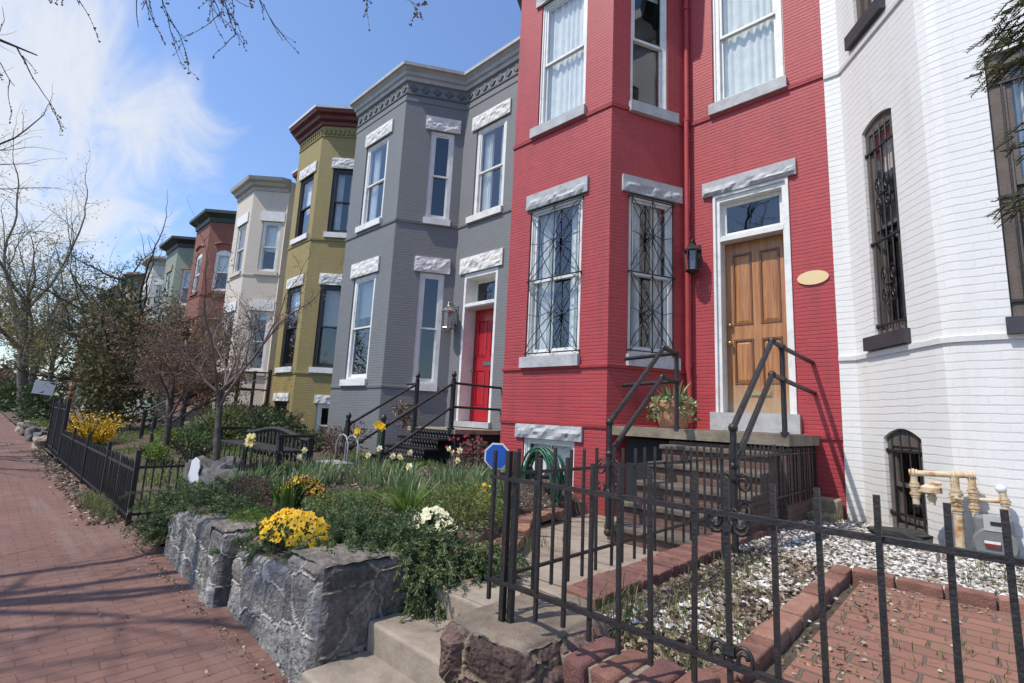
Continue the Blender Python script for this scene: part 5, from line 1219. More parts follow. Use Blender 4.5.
# airy mounds
def mound(name, label, cat, x, y, z, rx, ry, h, n, m, seed, l=.05, w=.012, up=.3, extra=None):
    rg = random.Random(seed); t = thing(name, label, cat, (x, y, z)); mb = MB()
    for _ in range(n):
        a = rg.random() * 2 * PI; q = rg.random() ** .5; f = rg.random() ** .5
        lump = 1 + .25 * noise.noise((math.cos(a) * 2 + seed, math.sin(a) * 2, f * 2))
        p = (x + rx * q * math.cos(a) * lump, y + ry * q * math.sin(a) * lump, z + h * f * (1 - .7 * q * q) * lump)
        d = (rdir(rg) + V((math.cos(a) * q, math.sin(a) * q, up))).normalized(); leaf(mb, p, d, l * rg.uniform(.6, 1.3), w * rg.uniform(.7, 1.3), rg)
    mb.build('foliage', m, t); return t
mound('leafy_mound', 'airy green mound of fine leaves behind the white flowers', 'garden plant', -3.1, 2.82, .58, .34, .36, .34, 3400, THYME, 21, .05, .010, .6)
mound('leafy_mound', 'low mossy green mat behind the dark faced pansies', 'garden plant', -4.2, 2.35, .58, .42, .30, .16, 2600, THYME, 22, .035, .010, .4)
mound('leafy_mound', 'bright moss green tuft above the stone wall', 'garden plant', -4.55, 1.72, .50, .26, .18, .10, 1600, BRIGHT, 23, .03, .008, .5)
mound('leafy_mound', 'dull purplish brown heather patch near the left end of the bed', 'garden plant', -5.2, 1.95, .55, .32, .20, .22, 2200, BROWNIE, 24, .045, .006, .8)
mound('leafy_mound', 'soft green patch in the middle of the bed', 'garden plant', -4.05, 2.75, .60, .45, .34, .15, 2400, THYME, 25, .04, .009, .5)
mound('leafy_mound', 'grey green clump beside the path edging', 'garden plant', -3.55, 2.95, .60, .30, .28, .20, 1700, THYME, 26, .05, .010, .6)
mound('shrub', 'red flowered dark shrub against the red house corner', 'shrub', -5.9, 5.5, .5, .45, .4, .62, 1600, BROWNIE, 27, .06, .03, .4)
rg = random.Random(5); mb = MB()
for k in range(26): p = (-5.8 + rg.uniform(-.36, .36), 5.3 + rg.uniform(-.3, .2), 1.0 + rg.uniform(-.20, .16)); flower(mb, p, (rg.uniform(-.3, .6), -1, .3), .032, 5, rg, .9)
mb.build('blossoms', REDF, [o for o in C.objects if o.get('label', '').startswith('red flowered dark')][0])
# juniper sprays
def juniper(label, sprays, base, seed):
    rg = random.Random(seed); t = thing('creeping_juniper', label, 'juniper', base, 'creeping junipers over the stone walls'); mb = MB()
    for (x, y, z, dx, dy, dz, n, sp, ln) in sprays:
        for _ in range(int(n * 1.35)):
            p = V((x + rg.gauss(0, sp), y + rg.gauss(0, sp), z + rg.gauss(0, sp * .35))); d = (V((dx, dy, dz)) + rdir(rg) * .65).normalized(); L_ = ln * rg.uniform(.35, .95); pts = []
            for k in range(7):
                f = k / 6; pts.append(p + d * L_ * f + V((0, 0, -.25 * L_ * f * f + .10 * L_ * math.sin(f * 3))))
            mb.cm = 1; mb.tube(pts, .0025, 3, False); mb.cm = 0
            for k in range(1, 7):
                for j in range(7):
                    q = pts[k] + rdir(rg) * .008; dd = ((pts[k] - pts[k - 1]).normalized() * 1.0 + rdir(rg) * .9).normalized(); s = dd.orthogonal().normalized(); s = (s * math.cos(j * 1.3) + dd.cross(s) * math.sin(j * 1.3)); quadleaf(mb, q, dd, s, rg.uniform(.020, .040), .0095)
    mb.build('needles', [JUN, BROWNIE], t)
juniper('juniper mat spilling over the left end of the stone wall by the iron fence', [(-5.85, 1.60, .45, -.4, -.4, .25, 110, .15, .22), (-6.0, 1.60, .36, -.4, -.5, .1, 70, .12, .20), (-5.5, 1.75, .54, 0, -.3, .5, 90, .18, .22), (-6.02, 1.44, .22, -.2, -.6, -.3, 60, .09, .18), (-5.05, 1.72, .54, .2, -.3, .4, 60, .14, .2), (-6.0, 1.95, .50, -.1, .1, .5, 70, .2, .22)], (-5.9, 1.6, .3), 1)
juniper('juniper mat along the wall top in front of the yellow pansies', [(-3.75, 1.62, .49, -.1, -.4, .4, 45, .11, .16), (-3.2, 1.86, .56, .2, -.3, .5, 90, .12, .18), (-3.35, 2.05, .58, .2, -.2, .5, 100, .17, .2), (-3.0, 2.0, .58, .4, -.2, .4, 100, .14, .2), (-3.75, 1.95, .55, 0, -.2, .5, 70, .15, .18), (-3.12, 1.62, .56, .1, -.3, .3, 16, .07, .12)], (-3.3, 1.8, .5), 2)
juniper('juniper branches hanging down over the pier and the concrete steps', [(-2.72, 2.10, .58, .5, -.3, .25, 110, .12, .24), (-2.58, 2.12, .50, .6, -.4, -.3, 90, .09, .24), (-2.50, 2.02, .40, .4, -.3, -.8, 70, .06, .22), (-2.46, 2.0, .28, .2, -.2, -1.0, 45, .045, .16), (-2.45, 2.35, .54, .8, 0, .0, 70, .09, .22), (-2.85, 1.98, .60, .1, -.3, .4, 70, .10, .18), (-2.35, 2.42, .50, .8, .1, -.05, 40, .07, .2)], (-2.6, 2.1, .4), 3)
# flower pot plants
rg = random.Random(9); mb = MB()
for k in range(46): a = rg.random() * 2 * PI; blade(mb, (-3.0 + .12 * math.cos(a), 6.38 + .12 * math.sin(a), 1.72), a, rg.uniform(.18, .42), rg.uniform(.02, .045), rg.uniform(.05, .7), rg, 5)
mb.build('upright_leaves', TRAIL, POT); mb = MB()
for k in range(420):
    a = rg.random() * 2 * PI; r = rg.uniform(.12, .33); p = (-3.0 + r * math.cos(a), 6.36 + r * math.sin(a), 1.80 - max(0, r - .22) * rg.uniform(0, 2.8)); leaf(mb, p, rdir(rg, -.6), .055, .045, rg)
for a0 in (3.5, 5.6, 4.4, 2.9, 6.1):
    for k in range(22): f = k / 22; p = (-3.0 + (.25 + .07 * f) * math.cos(a0 + .05 * math.sin(k)), 6.38 + (.25 + .07 * f) * math.sin(a0), 1.80 - .30 * f); leaf(mb, p, rdir(rg), .05, .04, rg)
mb.build('trailing_leaves', TRAIL, POT)
# ------------------------------------------------------------------ loose stuff
def scatter(name, m, fn, n, seed, label, cat):
    rg = random.Random(seed); mb = MB()
    for _ in range(n): fn(mb, rg)
    o = mb.build(name, m); return tag(o, label, cat, kind='stuff')
def chip(mb, p, s, rg):
    i = len(mb.v); a = rg.random() * 6
    for dx, dy, dz in ((1, 0, 0), (0, 1, 0), (-1, 0, 0), (0, -1, 0), (0, 0, 1), (.2, .1, -1)):
        c, q = math.cos(a), math.sin(a); k = s * rg.uniform(.6, 1.3); mb.v.append((p[0] + (dx * c - dy * q) * k, p[1] + (dx * q + dy * c) * k * .75, p[2] + dz * k * .55))
    for f in ((0, 1, 4), (1, 2, 4), (2, 3, 4), (3, 0, 4), (1, 0, 5), (2, 1, 5), (3, 2, 5), (0, 3, 5)): mb.face(tuple(i + k for k in f))
CHIP = leafmat('white_marble_chips', [(.16, .14, .115), (.36, .33, .29), (.54, .52, .48), (.66, .65, .63)], .8, 0.0)
def gr1(mb, rg):
    x = rg.uniform(-1.55, 1.2); y = rg.uniform(4.42, 6.9 if x < -.9 else 5.95); chip(mb, (x, y, .48 + rg.uniform(-.010, .012)), rg.uniform(.010, .030), rg)
scatter('marble_gravel', CHIP, gr1, 4700, 1, 'white marble chips covering the strip below the white house', 'gravel')
def gr2(mb, rg):
    x = rg.uniform(-1.48, -.87); y = rg.uniform(1.86, 4.6)
    if noise.noise((x * 2.2, y * 2.2, 8)) < -.02 + (.25 if x < -1.3 else 0) : return
    chip(mb, (x, y, .47 + rg.uniform(-.004, .012)), rg.uniform(.009, .030), rg)
scatter('marble_gravel', CHIP, gr2, 1800, 2, 'white chips mixed with weeds between the kerb and the patio', 'gravel')
def lit(x0, x1, y0, y1, zf_, s0, s1):
    def f(mb, rg):
        x = rg.uniform(x0, x1); y = rg.uniform(y0, y1); d = rdir(rg); d.z *= .35; leaf(mb, (x, y, zf_(x, y) + rg.uniform(.004, .02)), d, rg.uniform(s0, s1), rg.uniform(s0, s1) * .6, rg, .5)
    return f
scatter('leaf_litter', LITTER, lit(-1.5, -.75, 1.85, 4.7, lambda x, y: .467, .015, .05), 5000, 3, 'dry brown leaf litter among the weeds of the side yard', 'leaf litter')
def pat(mb, rg):
    x = rg.uniform(-.7, 1.6); y = 1.7 + 2.5 * rg.random()
    if noise.noise((x * 1.7, y * 1.7, 4)) + (.55 if x < -.38 or y > 4.0 else 0) < .27: return
    d = rdir(rg); d.z *= .3; leaf(mb, (x, y, .482), d, rg.uniform(.012, .04), rg.uniform(.01, .022), rg, .5)
scatter('leaf_litter', LITTER, pat, 3000, 4, 'brown leaf crumbs collected along the brick patio', 'leaf litter')
def bedl(mb, rg):
    x = rg.uniform(-6.3, -2.6); y = rg.uniform(1.55, 5.8)
    if x > xedge(y) - .1: return
    d = rdir(rg); d.z *= .4; leaf(mb, (x, y, zbed(x, y) + .01), d, rg.uniform(.02, .055), rg.uniform(.012, .03), rg, .5)
scatter('leaf_mulch', LITTER, bedl, 9000, 5, 'brown leaf mulch over the soil of the flower bed', 'mulch')
def strip(mb, rg):
    x = -7.6 - 11 * rg.random() ** 1.2; y = 1.38 - abs(rg.gauss(0, .13)); d = rdir(rg); d.z *= .4; leaf(mb, (x, y, .008), d, rg.uniform(.03, .09), rg.uniform(.02, .05), rg, .5)
scatter('leaf_litter', LITTER, strip, 2600, 6, 'dry leaves drifted along the foot of the low iron fence', 'leaf litter')
def side(mb, rg):
    x = rg.uniform(-9, -1.8); y = 1.33 - abs(rg.gauss(0, .05)) - (.6 * rg.random() if rg.random() < .08 else 0); d = rdir(rg); d.z *= .3; leaf(mb, (x, y, .006), d, rg.uniform(.01, .03), rg.uniform(.008, .02), rg, .5)
scatter('leaf_litter', LITTER, side, 650, 7, 'crumbs of leaf and grit at the foot of the stone walls', 'leaf litter')
scatter('leaf_litter', LITTER, lit(-1.5, 1.3, 4.4, 5.95, lambda x, y: .488, .012, .045), 1500, 8, 'dry brown leaves scattered over the white gravel', 'leaf litter')
WEED = leafmat('weed_grass', [(.06, .085, .025), (.12, .15, .05), (.24, .23, .11)], .7, .3)
def weeds(cx, cy, sx, sy, z, n, h, seed, label):
    def f(mb, rg):
        x, y = rg.gauss(cx, sx), rg.gauss(cy, sy); a = rg.random() * 6.3; blade(mb, (x, y, z), a, h * rg.uniform(.4, 1.2), rg.uniform(.002, .0048), rg.uniform(.1, .9), rg, 3)
    return scatter('weed_grass', WEED, f, n, seed, label, 'weeds')
weeds(-1.25, 3.2, .12, .8, .46, 620, .10, 11, 'thin weeds growing through the side yard litter')
weeds(-1.40, 2.35, .07, .12, .46, 90, .22, 12, 'tall weed tuft at the near end of the brick kerb')
weeds(-.93, 2.2, .05, .22, .46, 90, .22, 13, 'tall weeds along the brick line by the patio')
weeds(-.35, 2.6, .4, .5, .475, 200, .045, 14, 'short weeds in the joints of the brick patio')
weeds(.1, 3.3, .4, .4, .475, 150, .06, 15, 'weed tufts in the far joints of the brick patio')
weeds(.05, 5.2, .25, .35, .48, 160, .14, 16, 'grass tufts growing in the white gravel near the meter')
weeds(-8.6, 1.28, .45, .05, .0, 900, .20, 17, 'tuft of fresh grass outside the low iron fence')
weeds(-2.62, 2.75, .05, .3, .46, 240, .12, 18, 'small weeds in front of the loose edging bricks')
weeds(-1.35, 6.6, .15, .15, .48, 200, .16, 19, 'weeds in the corner between red and white houses')
def groundg(mb, rg):
    x = -6.5 - 14 * rg.random() ** 1.3; y = rg.uniform(1.6, 5.5); a = rg.random() * 6.3
    if noise.noise((x * .7, y * .7, 1)) < -.1: return
    blade(mb, (x, y, zyard(x, y)), a, rg.uniform(.06, .2), .012, rg.uniform(.1, .8), rg, 3)
scatter('lawn_grass', BRIGHT, groundg, 12000, 21, 'low green groundcover in the yards behind the iron fence', 'groundcover')
def chips_pat(mb, rg):
    x = rg.uniform(-.75, .8); y = rg.uniform(1.8, 4.4); chip(mb, (x, y, .484), rg.uniform(.008, .022), rg)
scatter('stray_chips', CHIP, chips_pat, 14, 22, 'stray white chips lying on the brick patio', 'gravel')
# ------------------------------------------------------------------ hedges, bushes, trees
BARK = stonemat('grey_brown_bark', [(.035, .028, .024), (.085, .070, .060), (.15, .13, .115)], 9, .9, .95)
TWIG = paint('dark_twig_bark', (.055, .042, .036), .85, .3, 9, .3, 60)
LBARK = stonemat('pale_grey_bark', [(.07, .06, .052), (.13, .115, .10), (.21, .19, .17)], 5, .8, .95)
LTWIG = paint('pale_tan_twigs', (.19, .16, .125), .9, .3, 9, .3, 60)
PTWIG = paint('purplish_brown_twigs', (.15, .105, .09), .85, .3, 9, .3, 60)
MAG = leafmat('magnolia_leaves', [(.028, .042, .018), (.065, .085, .034), (.12, .105, .045), (.20, .14, .075)], .55, .2, .8, .3)
CRAB = leafmat('bronze_young_leaves', [(.10, .05, .04), (.18, .11, .07), (.22, .17, .09)], .65, .3)
HAZE = leafmat('yellow_green_buds', [(.18, .17, .06), (.30, .28, .11), (.40, .36, .18)], .7, .3)
PINE = leafmat('blue_green_needles', [(.02, .04, .025), (.045, .075, .045), (.08, .11, .07)], .6, .15)
FORS = leafmat('forsythia_blossom', [(.60, .36, .01), (.80, .52, .02), (.86, .62, .05)], .6, .3)
YEW = leafmat('yew_needles', [(.03, .05, .010), (.08, .11, .02), (.16, .19, .05)], .5, .3, 4)
def grow(tb, p, d, L_, r, lvl, rg, P, tips):
    p = V(p); d = V(d).normalized(); n = P['seg'][lvl]; pts = [p.copy()]; rad = [r]; q = p.copy(); dd = d.copy(); r1 = r * P['taper'][lvl]
    for k in range(n):
        dd = (dd + rdir(rg) * P['wig'][lvl] + V((0, 0, P['up'][lvl]))).normalized(); q = q + dd * L_ / n; pts.append(q.copy()); rad.append(r + (r1 - r) * (k + 1) / n)
    tb[min(lvl, len(tb) - 1)].tube(pts, rad, P['sides'][lvl], False)
    if lvl >= len(P['kids']): tips.append((pts, dd)); return
    for c in range(P['kids'][lvl]):
        f = P['start'][lvl] + (1 - P['start'][lvl]) * (c + rg.uniform(.2, .9)) / P['kids'][lvl]; x = min(n - 1, int(f * n)); g = f * n - x
        b = pts[x].lerp(pts[x + 1], min(1, g)); ax = (pts[x + 1] - pts[x]).normalized(); o = ax.orthogonal().normalized(); an = rg.random() * 2 * PI if lvl else 2.4 * c + rg.uniform(-.5, .5)
        o = o * math.cos(an) + ax.cross(o) * math.sin(an); sp = P['spread'][lvl] * rg.uniform(.7, 1.25); nd = (ax * math.cos(sp) + o * math.sin(sp))
        if 'bias' in P: nd = (nd + V(P['bias']) * .5).normalized()
        grow(tb, b, nd, L_ * P['len'][lvl] * rg.uniform(.6, 1.15) * (1 - .35 * f * (lvl > 0)), max(.0035, (r + (r1 - r) * f) * P['rad'][lvl]), lvl + 1, rg, P, tips)
    if lvl: grow(tb, pts[-1], dd, L_ * .6, r1, lvl + 1, rg, P, tips)
def tree(name, label, cat, base, d, L_, r, P, seed, leafm=None, leaffn=None, bark=BARK, twig=TWIG, group=None, limbs=None):
    rg = random.Random(seed); t = thing(name, label, cat, base, group); tb = [MB(), MB()]; tips = []
    grow(tb, base, d, L_, r, 0, rg, P, tips)
    tb[0].build('trunk', bark, t, smooth=True); tb[1].build('branches', twig, t, smooth=True)
    if leaffn:
        mb = MB(); leaffn(mb, tips, rg); mb.build('crown', leafm, t)
    return t, tips
def budleaves(n, l, w, sp=.06):
    def f(mb, tips, rg):
        for pts, d in tips:
            for k in range(n):
                i = rg.randrange(len(pts)); leaf(mb, pts[i] + rdir(rg) * sp, rdir(rg), l * rg.uniform(.6, 1.3), w * rg.uniform(.6, 1.3), rg)
    return f
PB = dict(seg=(9, 7, 6, 5, 4), taper=(.55, .5, .45, .4, .4), wig=(.10, .20, .24, .28, .3), up=(.02, .03, .03, .02, .0), sides=(10, 7, 5, 4, 3), kids=(7, 6, 6, 5), start=(.42, .25, .15, .1), spread=(.75, .75, .8, .8), len=(.8, .6, .55, .55), rad=(.6, .55, .5, .5))
# slim leaning crab apple beside the boulders
PC = dict(PB, seg=(7, 7, 6, 5, 4), kids=(6, 4, 4, 3), start=(.82, .2, .15, .1), spread=(.95, .8, .8, .8), len=(.86, .6, .55, .5), up=(.02, .05, .02, .0, .0), wig=(.07, .2, .26, .3, .3), bias=(-.55, .1, .22))
tree('crab_apple', 'slim leaning tree with a grey trunk and bare purplish twigs above the boulders', 'tree', (-6.88, 2.12, .35), (-.20, .0, 1), 1.30, .055, PC, 5, CRAB, budleaves(2, .025, .014, .03), BARK, PTWIG)
PC2 = dict(PB, kids=(8, 6, 5, 4), start=(.35, .2, .1, .1), spread=(.9, .8, .8, .8), len=(.85, .6, .55, .5), rad=(.55, .5, .45, .45), bias=(-.1, .0, -.05))
tree('bronze_tree', 'small spreading tree with reddish brown young leaves in front of the brick houses', 'tree', (-13.2, 3.0, .3), (-.05, 0, 1), 1.95, .075, PC2, 8, CRAB, budleaves(4, .055, .028, .1), BARK, PTWIG, 'brownish small trees in the front yards')
tree('bronze_tree', 'second brownish tree farther along, against the green and white houses', 'tree', (-16.0, 3.9, .3), (.02, 0, 1), 2.0, .085, PC2, 18, CRAB, budleaves(5, .09, .045, .12), BARK, PTWIG, 'brownish small trees in the front yards')
# evergreen magnolia, dark and glossy
def crown_leaves(c, rad, n, l, w, seed, zmin=-1, lumps=9):
    def f(mb, tips, rg):
        L2 = [(V(c) + V((rdir(rg).x * rad[0] * .62, rdir(rg).y * rad[1] * .62, rdir(rg).z * rad[2] * .66)), rg.uniform(.30, .55)) for _ in range(lumps)]
        for _ in range(n):
            k, s = rg.choice(L2); d = rdir(rg); q = rg.random() ** .4 * s; p = k + V((d.x * rad[0] * q, d.y * rad[1] * q, d.z * rad[2] * q))
            leaf(mb, p, (d + rdir(rg) * .8 + V((0, 0, .15))), l * rg.uniform(.7, 1.2), w * rg.uniform(.7, 1.2), rg)
    return f
PM = dict(PB, kids=(8, 5, 4), start=(.2, .2, .15), seg=(8, 6, 5, 4), len=(.7, .6, .5), spread=(.9, .8, .8))
tree('magnolia', 'dark glossy evergreen magnolia with bronze leaf backs over the fence', 'tree', (-21.5, 3.2, .2), (0, 0, 1), 4.2, .14, PM, 3, MAG, crown_leaves((-21.5, 3.2, 2.9), (2.9, 1.7, 2.6), 6800, .19, .085, 3, lumps=30))
tree('magnolia', 'dark evergreen with brown tinged leaves farther back toward the green house', 'tree', (-29, 4.2, .3), (0, 0, 1), 4.0, .09, PM, 13, MAG, crown_leaves((-29, 4.2, 3.4), (2.6, 1.5, 2.6), 4600, .19, .085, 13, lumps=26))
# yellow forsythia
t = thing('forsythia', 'rounded forsythia bush covered in bright yellow blossom', 'shrub', (-17.6, 2.25, .2)); rg = random.Random(41); mb = MB()
for k in range(130):
    a = rg.random() * 2 * PI; p = V((-17.6 + .2 * math.cos(a), 2.25 + .2 * math.sin(a), .2)); d = V((math.cos(a) * .42, math.sin(a) * .42, rg.uniform(.7, 1.2))); L_ = rg.uniform(.5, 1.15); pts = [p + d * L_ * f + V((0, 0, -.35 * L_ * f * f)) for f in (0, .25, .5, .75, 1)]; mb.cm = 1; mb.tube(pts, .008, 3, False); mb.cm = 0
    for _ in range(16): i = rg.randrange(1, 5); leaf(mb, pts[i] + rdir(rg) * .10, rdir(rg), .07, .045, rg)
mb.build('blossom', [FORS, TWIG], t)
# hedges and bushes in the yards
def bush(label, x, y, z, rx, ry, h, n, m, seed, l=.07, w=.04, name='shrub', group='garden shrubs in the yards'):
    rg = random.Random(seed); t = thing(name, label, 'shrub', (x, y, z), group); mb = MB(); mb.cm = 1
    for k in range(9): a = rg.random() * 6.3; mb.tube([(x, y, z - .05), (x + rx * .4 * math.cos(a), y + ry * .4 * math.sin(a), z + h * .4), (x + rx * .75 * math.cos(a), y + ry * .75 * math.sin(a), z + h * .75)], .012, 4, False)
    mb.cm = 0
    lum = [(rg.uniform(-.5, .5), rg.uniform(-.5, .5), rg.uniform(.25, .7), rg.uniform(.35, .55)) for _ in range(9)]
    for _ in range(n):
        c = rg.choice(lum); d = rdir(rg); q = rg.random() ** .4 * c[3]; p = (x + rx * (c[0] + d.x * q), y + ry * (c[1] + d.y * q), max(z, z + h * (c[2] + d.z * q * .75))); leaf(mb, p, d + rdir(rg) * .9 + V((0, 0, .3)), l * rg.uniform(.6, 1.3), w * rg.uniform(.6, 1.3), rg)
    mb.build('foliage', [m, BROWNIE], t); return t
bush('dark leafy shrub below the olive house beside the bench', -11.6, 4.6, .5, 1.1, .8, 1.15, 2600, BOX, 1, .09, .05)
bush('loose green and brown shrub under the stair railing', -13.6, 4.2, .5, 1.0, .7, .95, 2000, THYME, 2, .09, .045)
bush('reddish bush left of the olive house steps', -15.0, 4.9, .5, .9, .7, 1.0, 1500, CRAB, 3, .08, .05)
bush('small rounded dark box bush behind the low fence', -10.2, 2.75, .3, .45, .4, .60, 1500, BOX, 4, .05, .03)
bush('bright green clipped hedge strip behind the low fence', -13.6, 3.3, .4, 1.7, .35, .45, 2600, BRIGHT, 5, .06, .035)
bush('short bright green hedge in the second yard', -12.0, 2.5, .25, .9, .3, .40, 1500, BRIGHT, 6, .05, .03)
bush('pale spiky variegated shrub behind the hedge', -14.2, 4.0, .5, .5, .5, .75, 900, TRAIL, 7, .16, .03)
bush('dark dense hedge by the white yard sign', -38.5, 2.5, .0, 2.6, 1.4, 2.2, 3400, BOX, 8, .16, .09)
bush('greenish bush in front of the white yard sign', -29.5, 1.9, .0, 1.2, .6, .95, 1700, BOX, 9, .13, .07)
bush('pale green low shrub by the field stones', -24.0, 1.7, .0, .8, .5, .65, 1100, THYME, 10, .10, .05)
bush('brown leafless bush against the grey bay base', -8.5, 4.6, .55, .6, .5, .8, 900, BROWNIE, 11, .09, .02)
bush('tan dried ornamental grass tuft against the grey wall', -8.62, 6.0, 1.2, .25, .2, .5, 700, LITTER, 12, .10, .02)
bush('dark shrub hugging the foot of the grey bay', -10.6, 5.0, .55, .8, .5, .5, 1300, BOX, 14, .08, .04)
bush('far dark hedge row at the end of the sidewalk', -60, 2.2, 0, 6, 1.5, 2.6, 2600, BOX, 15, .35, .2)
bush('far reddish brown bush at the end of the sidewalk', -75, 1.0, 0, 5, 2.5, 4.2, 2200, CRAB, 16, .4, .25)
# big bare trees far down the street
PF = dict(PB, kids=(8, 6, 6, 5), start=(.35, .2, .15, .1), len=(.85, .62, .55, .5), wig=(.08, .2, .25, .3, .3), sides=(8, 6, 4, 3, 3), rad=(.62, .55, .5, .5), up=(.02, .05, .03, .0, -.02))
tree('bare_tree', 'large old bare tree with forked dark limbs at the far left', 'tree', (-46, 2.2, 0), (.0, -.06, 1), 8.0, .33, dict(PF, rad=(.55, .5, .45, .45)), 4, HAZE, budleaves(1, .14, .07, .4), LBARK, LTWIG, 'tall trees at the far end of the street')
tree('bare_tree', 'hazy yellow green budding tree beyond the magnolia', 'tree', (-58, 2.9, 0), (.0, -.02, 1), 6.5, .30, PF, 14, HAZE, budleaves(5, .22, .10, .6), LBARK, LTWIG, 'tall trees at the far end of the street')
tree('conifer', 'blue green pine tree rising behind the magnolia near the far roofs', 'tree', (-41, 5.0, 0), (.0, .0, 1), 9.6, .22, dict(PM, kids=(22, 5, 4), start=(.15, .2, .1), len=(.36, .45, .5), spread=(1.3, .7, .7), up=(.0, .03, .0, .0)), 24, PINE, budleaves(6, .28, .06, .25), BARK, TWIG)
tree('bare_tree', 'thin grey bare tree showing through beside the pine', 'tree', (-42, 2.9, 0), (.0, .0, 1), 4.6, .14, PF, 34, HAZE, budleaves(2, .14, .06, .3), LBARK, LTWIG, 'tall trees at the far end of the street')
tree('bare_tree', 'distant bare street tree closing the view at the left edge', 'tree', (-80, -3.4, 0), (.0, .0, 1), 9.0, .45, PF, 44, HAZE, budleaves(2, .3, .12, .5), LBARK, LTWIG, 'tall trees at the far end of the street')
# street trees standing in the tree lawn, whose limbs reach over the sidewalk
PS = dict(PB, kids=(7, 6, 5, 4), start=(.55, .25, .15, .1), len=(1.05, .6, .55, .5), spread=(.8, .7, .75, .8), wig=(.05, .16, .22, .26, .3))
tree('street_tree', 'bare street tree whose long limbs reach into the left edge of the view', 'tree', (-18.5, -3.2, 0), (.0, .06, 1), 4.6, .26, dict(PS, bias=(.0, .42, .05)), 7, CRAB, budleaves(1, .05, .03, .03), BARK, TWIG, 'bare street trees in the tree lawn')
rg = random.Random(12); t = thing('street_tree', 'bare street tree with budded twigs hanging across the top of the sky', 'tree', (-7.6, -4.2, 0), 'bare street trees in the tree lawn')
tk, br, bd = MB(), MB(), MB(); tk.tube([(-7.6, -4.2, -.05), (-7.5, -4.15, 1.2), (-7.25, -4.0, 2.6), (-6.95, -3.75, 4.0), (-6.7, -3.4, 5.3)], [.27, .22, .2, .18, .14], 12)
LIM = [[(-6.95, -3.75, 4.0), (-5.9, -1.9, 4.9), (-5.8, -.8, 5.6), (-5.7, .3, 6.0), (-5.6, 1.4, 6.2)], [(-6.7, -3.4, 5.3), (-5.9, -1.6, 6.2), (-5.5, -.2, 6.8), (-5.1, 1.2, 7.1), (-4.8, 2.3, 7.1)],
       [(-6.95, -3.75, 4.0), (-7.0, -1.8, 4.8), (-7.6, -.8, 5.3), (-8.0, -.1, 5.5)], [(-6.7, -3.4, 5.3), (-6.6, -1.5, 6.4), (-6.9, .2, 7.1), (-7.1, 1.6, 7.3)], [(-6.7, -3.4, 5.3), (-6.1, -3.2, 6.6), (-6.0, -3.7, 8)], [(-6.7, -3.4, 5.3), (-7.0, -3.6, 6.6), (-7.8, -4, 7.6)]]
def hang(p, L_, dirn, r=.0065, lvl=0):
    q = V(p); d = V(dirn).normalized(); pts = [q.copy()]; n = 8
    for k in range(n): d = (d + V((rg.uniform(-.16, .16), rg.uniform(-.16, .16), rg.uniform(-.10, .06)))).normalized(); q = q + d * L_ / n; pts.append(q.copy())
    br.tube(pts, [r * (1 - .6 * k / n) for k in range(n + 1)], 5, False)
    for k in range(1, n + 1):
        if rg.random() < .45: bd.ball(pts[k] + rdir(rg) * .008, rg.uniform(.005, .009), 5, 3)
        if lvl < 2 and rg.random() < (.42 if lvl == 0 else .22): hang(pts[k], L_ * rg.uniform(.3, .55), d + V((rg.uniform(-.8, .8), rg.uniform(-.8, .8), rg.uniform(-.5, .3))), r * .6, lvl + 1)
    if lvl: 
        for _ in range(2): bd.ball(pts[-1] + rdir(rg) * .012, rg.uniform(.006, .011), 5, 3)
for li, Lm in enumerate(LIM):
    m = len(Lm); br.tube(Lm, [.065 - .058 * k / (m - 1) for k in range(m)], 8, False)
    for k in range(m - 1):
        for f in (.3, .75):
            p = V(Lm[k]).lerp(V(Lm[k + 1]), f)
            if li < 4 and k >= 1: hang(p, rg.uniform(.5, .95), (rg.uniform(-.6, .8), rg.uniform(-.1, .9), rg.uniform(-1.0, -.35)), .008)
            else: hang(p, rg.uniform(.8, 1.5), rdir(rg, -.2), .012)
for p, d, L_ in (((-5.7, .25, 6.0), (.15, .5, -1), 1.0), ((-5.65, .8, 6.1), (.25, .35, -.9), 1.0), ((-5.7, .5, 6.0), (-.4, .1, -.9), .85), ((-5.6, 1.3, 6.2), (.3, .5, -.8), .95), ((-5.62, 1.1, 6.15), (.6, .2, -.9), .9), ((-5.8, -.3, 5.8), (-.3, .4, -.8), .8)):
    hang(p, L_, d, .008)
br.tube([(-5.1, 1.2, 7.1), (-4.5, 1.8, 6.2), (-3.8, 2.25, 5.45)], [.012, .008, .004], 5, False); hang((-3.8, 2.25, 5.45), .42, (.6, .2, -.8), .004); hang((-4.5, 1.8, 6.2), .95, (.3, .1, -.9), .005); hang((-4.15, 2.0, 5.85), .5, (.2, .1, -.9), .004)
tps = []
for p, d, L_, r in (((-6.0, -3.7, 8.0), (.15, -.1, 1), 2.6, .05), ((-6.7, -3.4, 5.3), (.35, -.5, 1), 3.6, .07)):
    grow([br, br], p, d, L_, r, 1, rg, PS, tps)
tk.build('trunk', BARK, t, smooth=True); br.build('branches', TWIG, t, smooth=True); bd.build('buds', paint('brown_buds', (.16, .09, .06), .8, .3, 20, .2, 60), t)
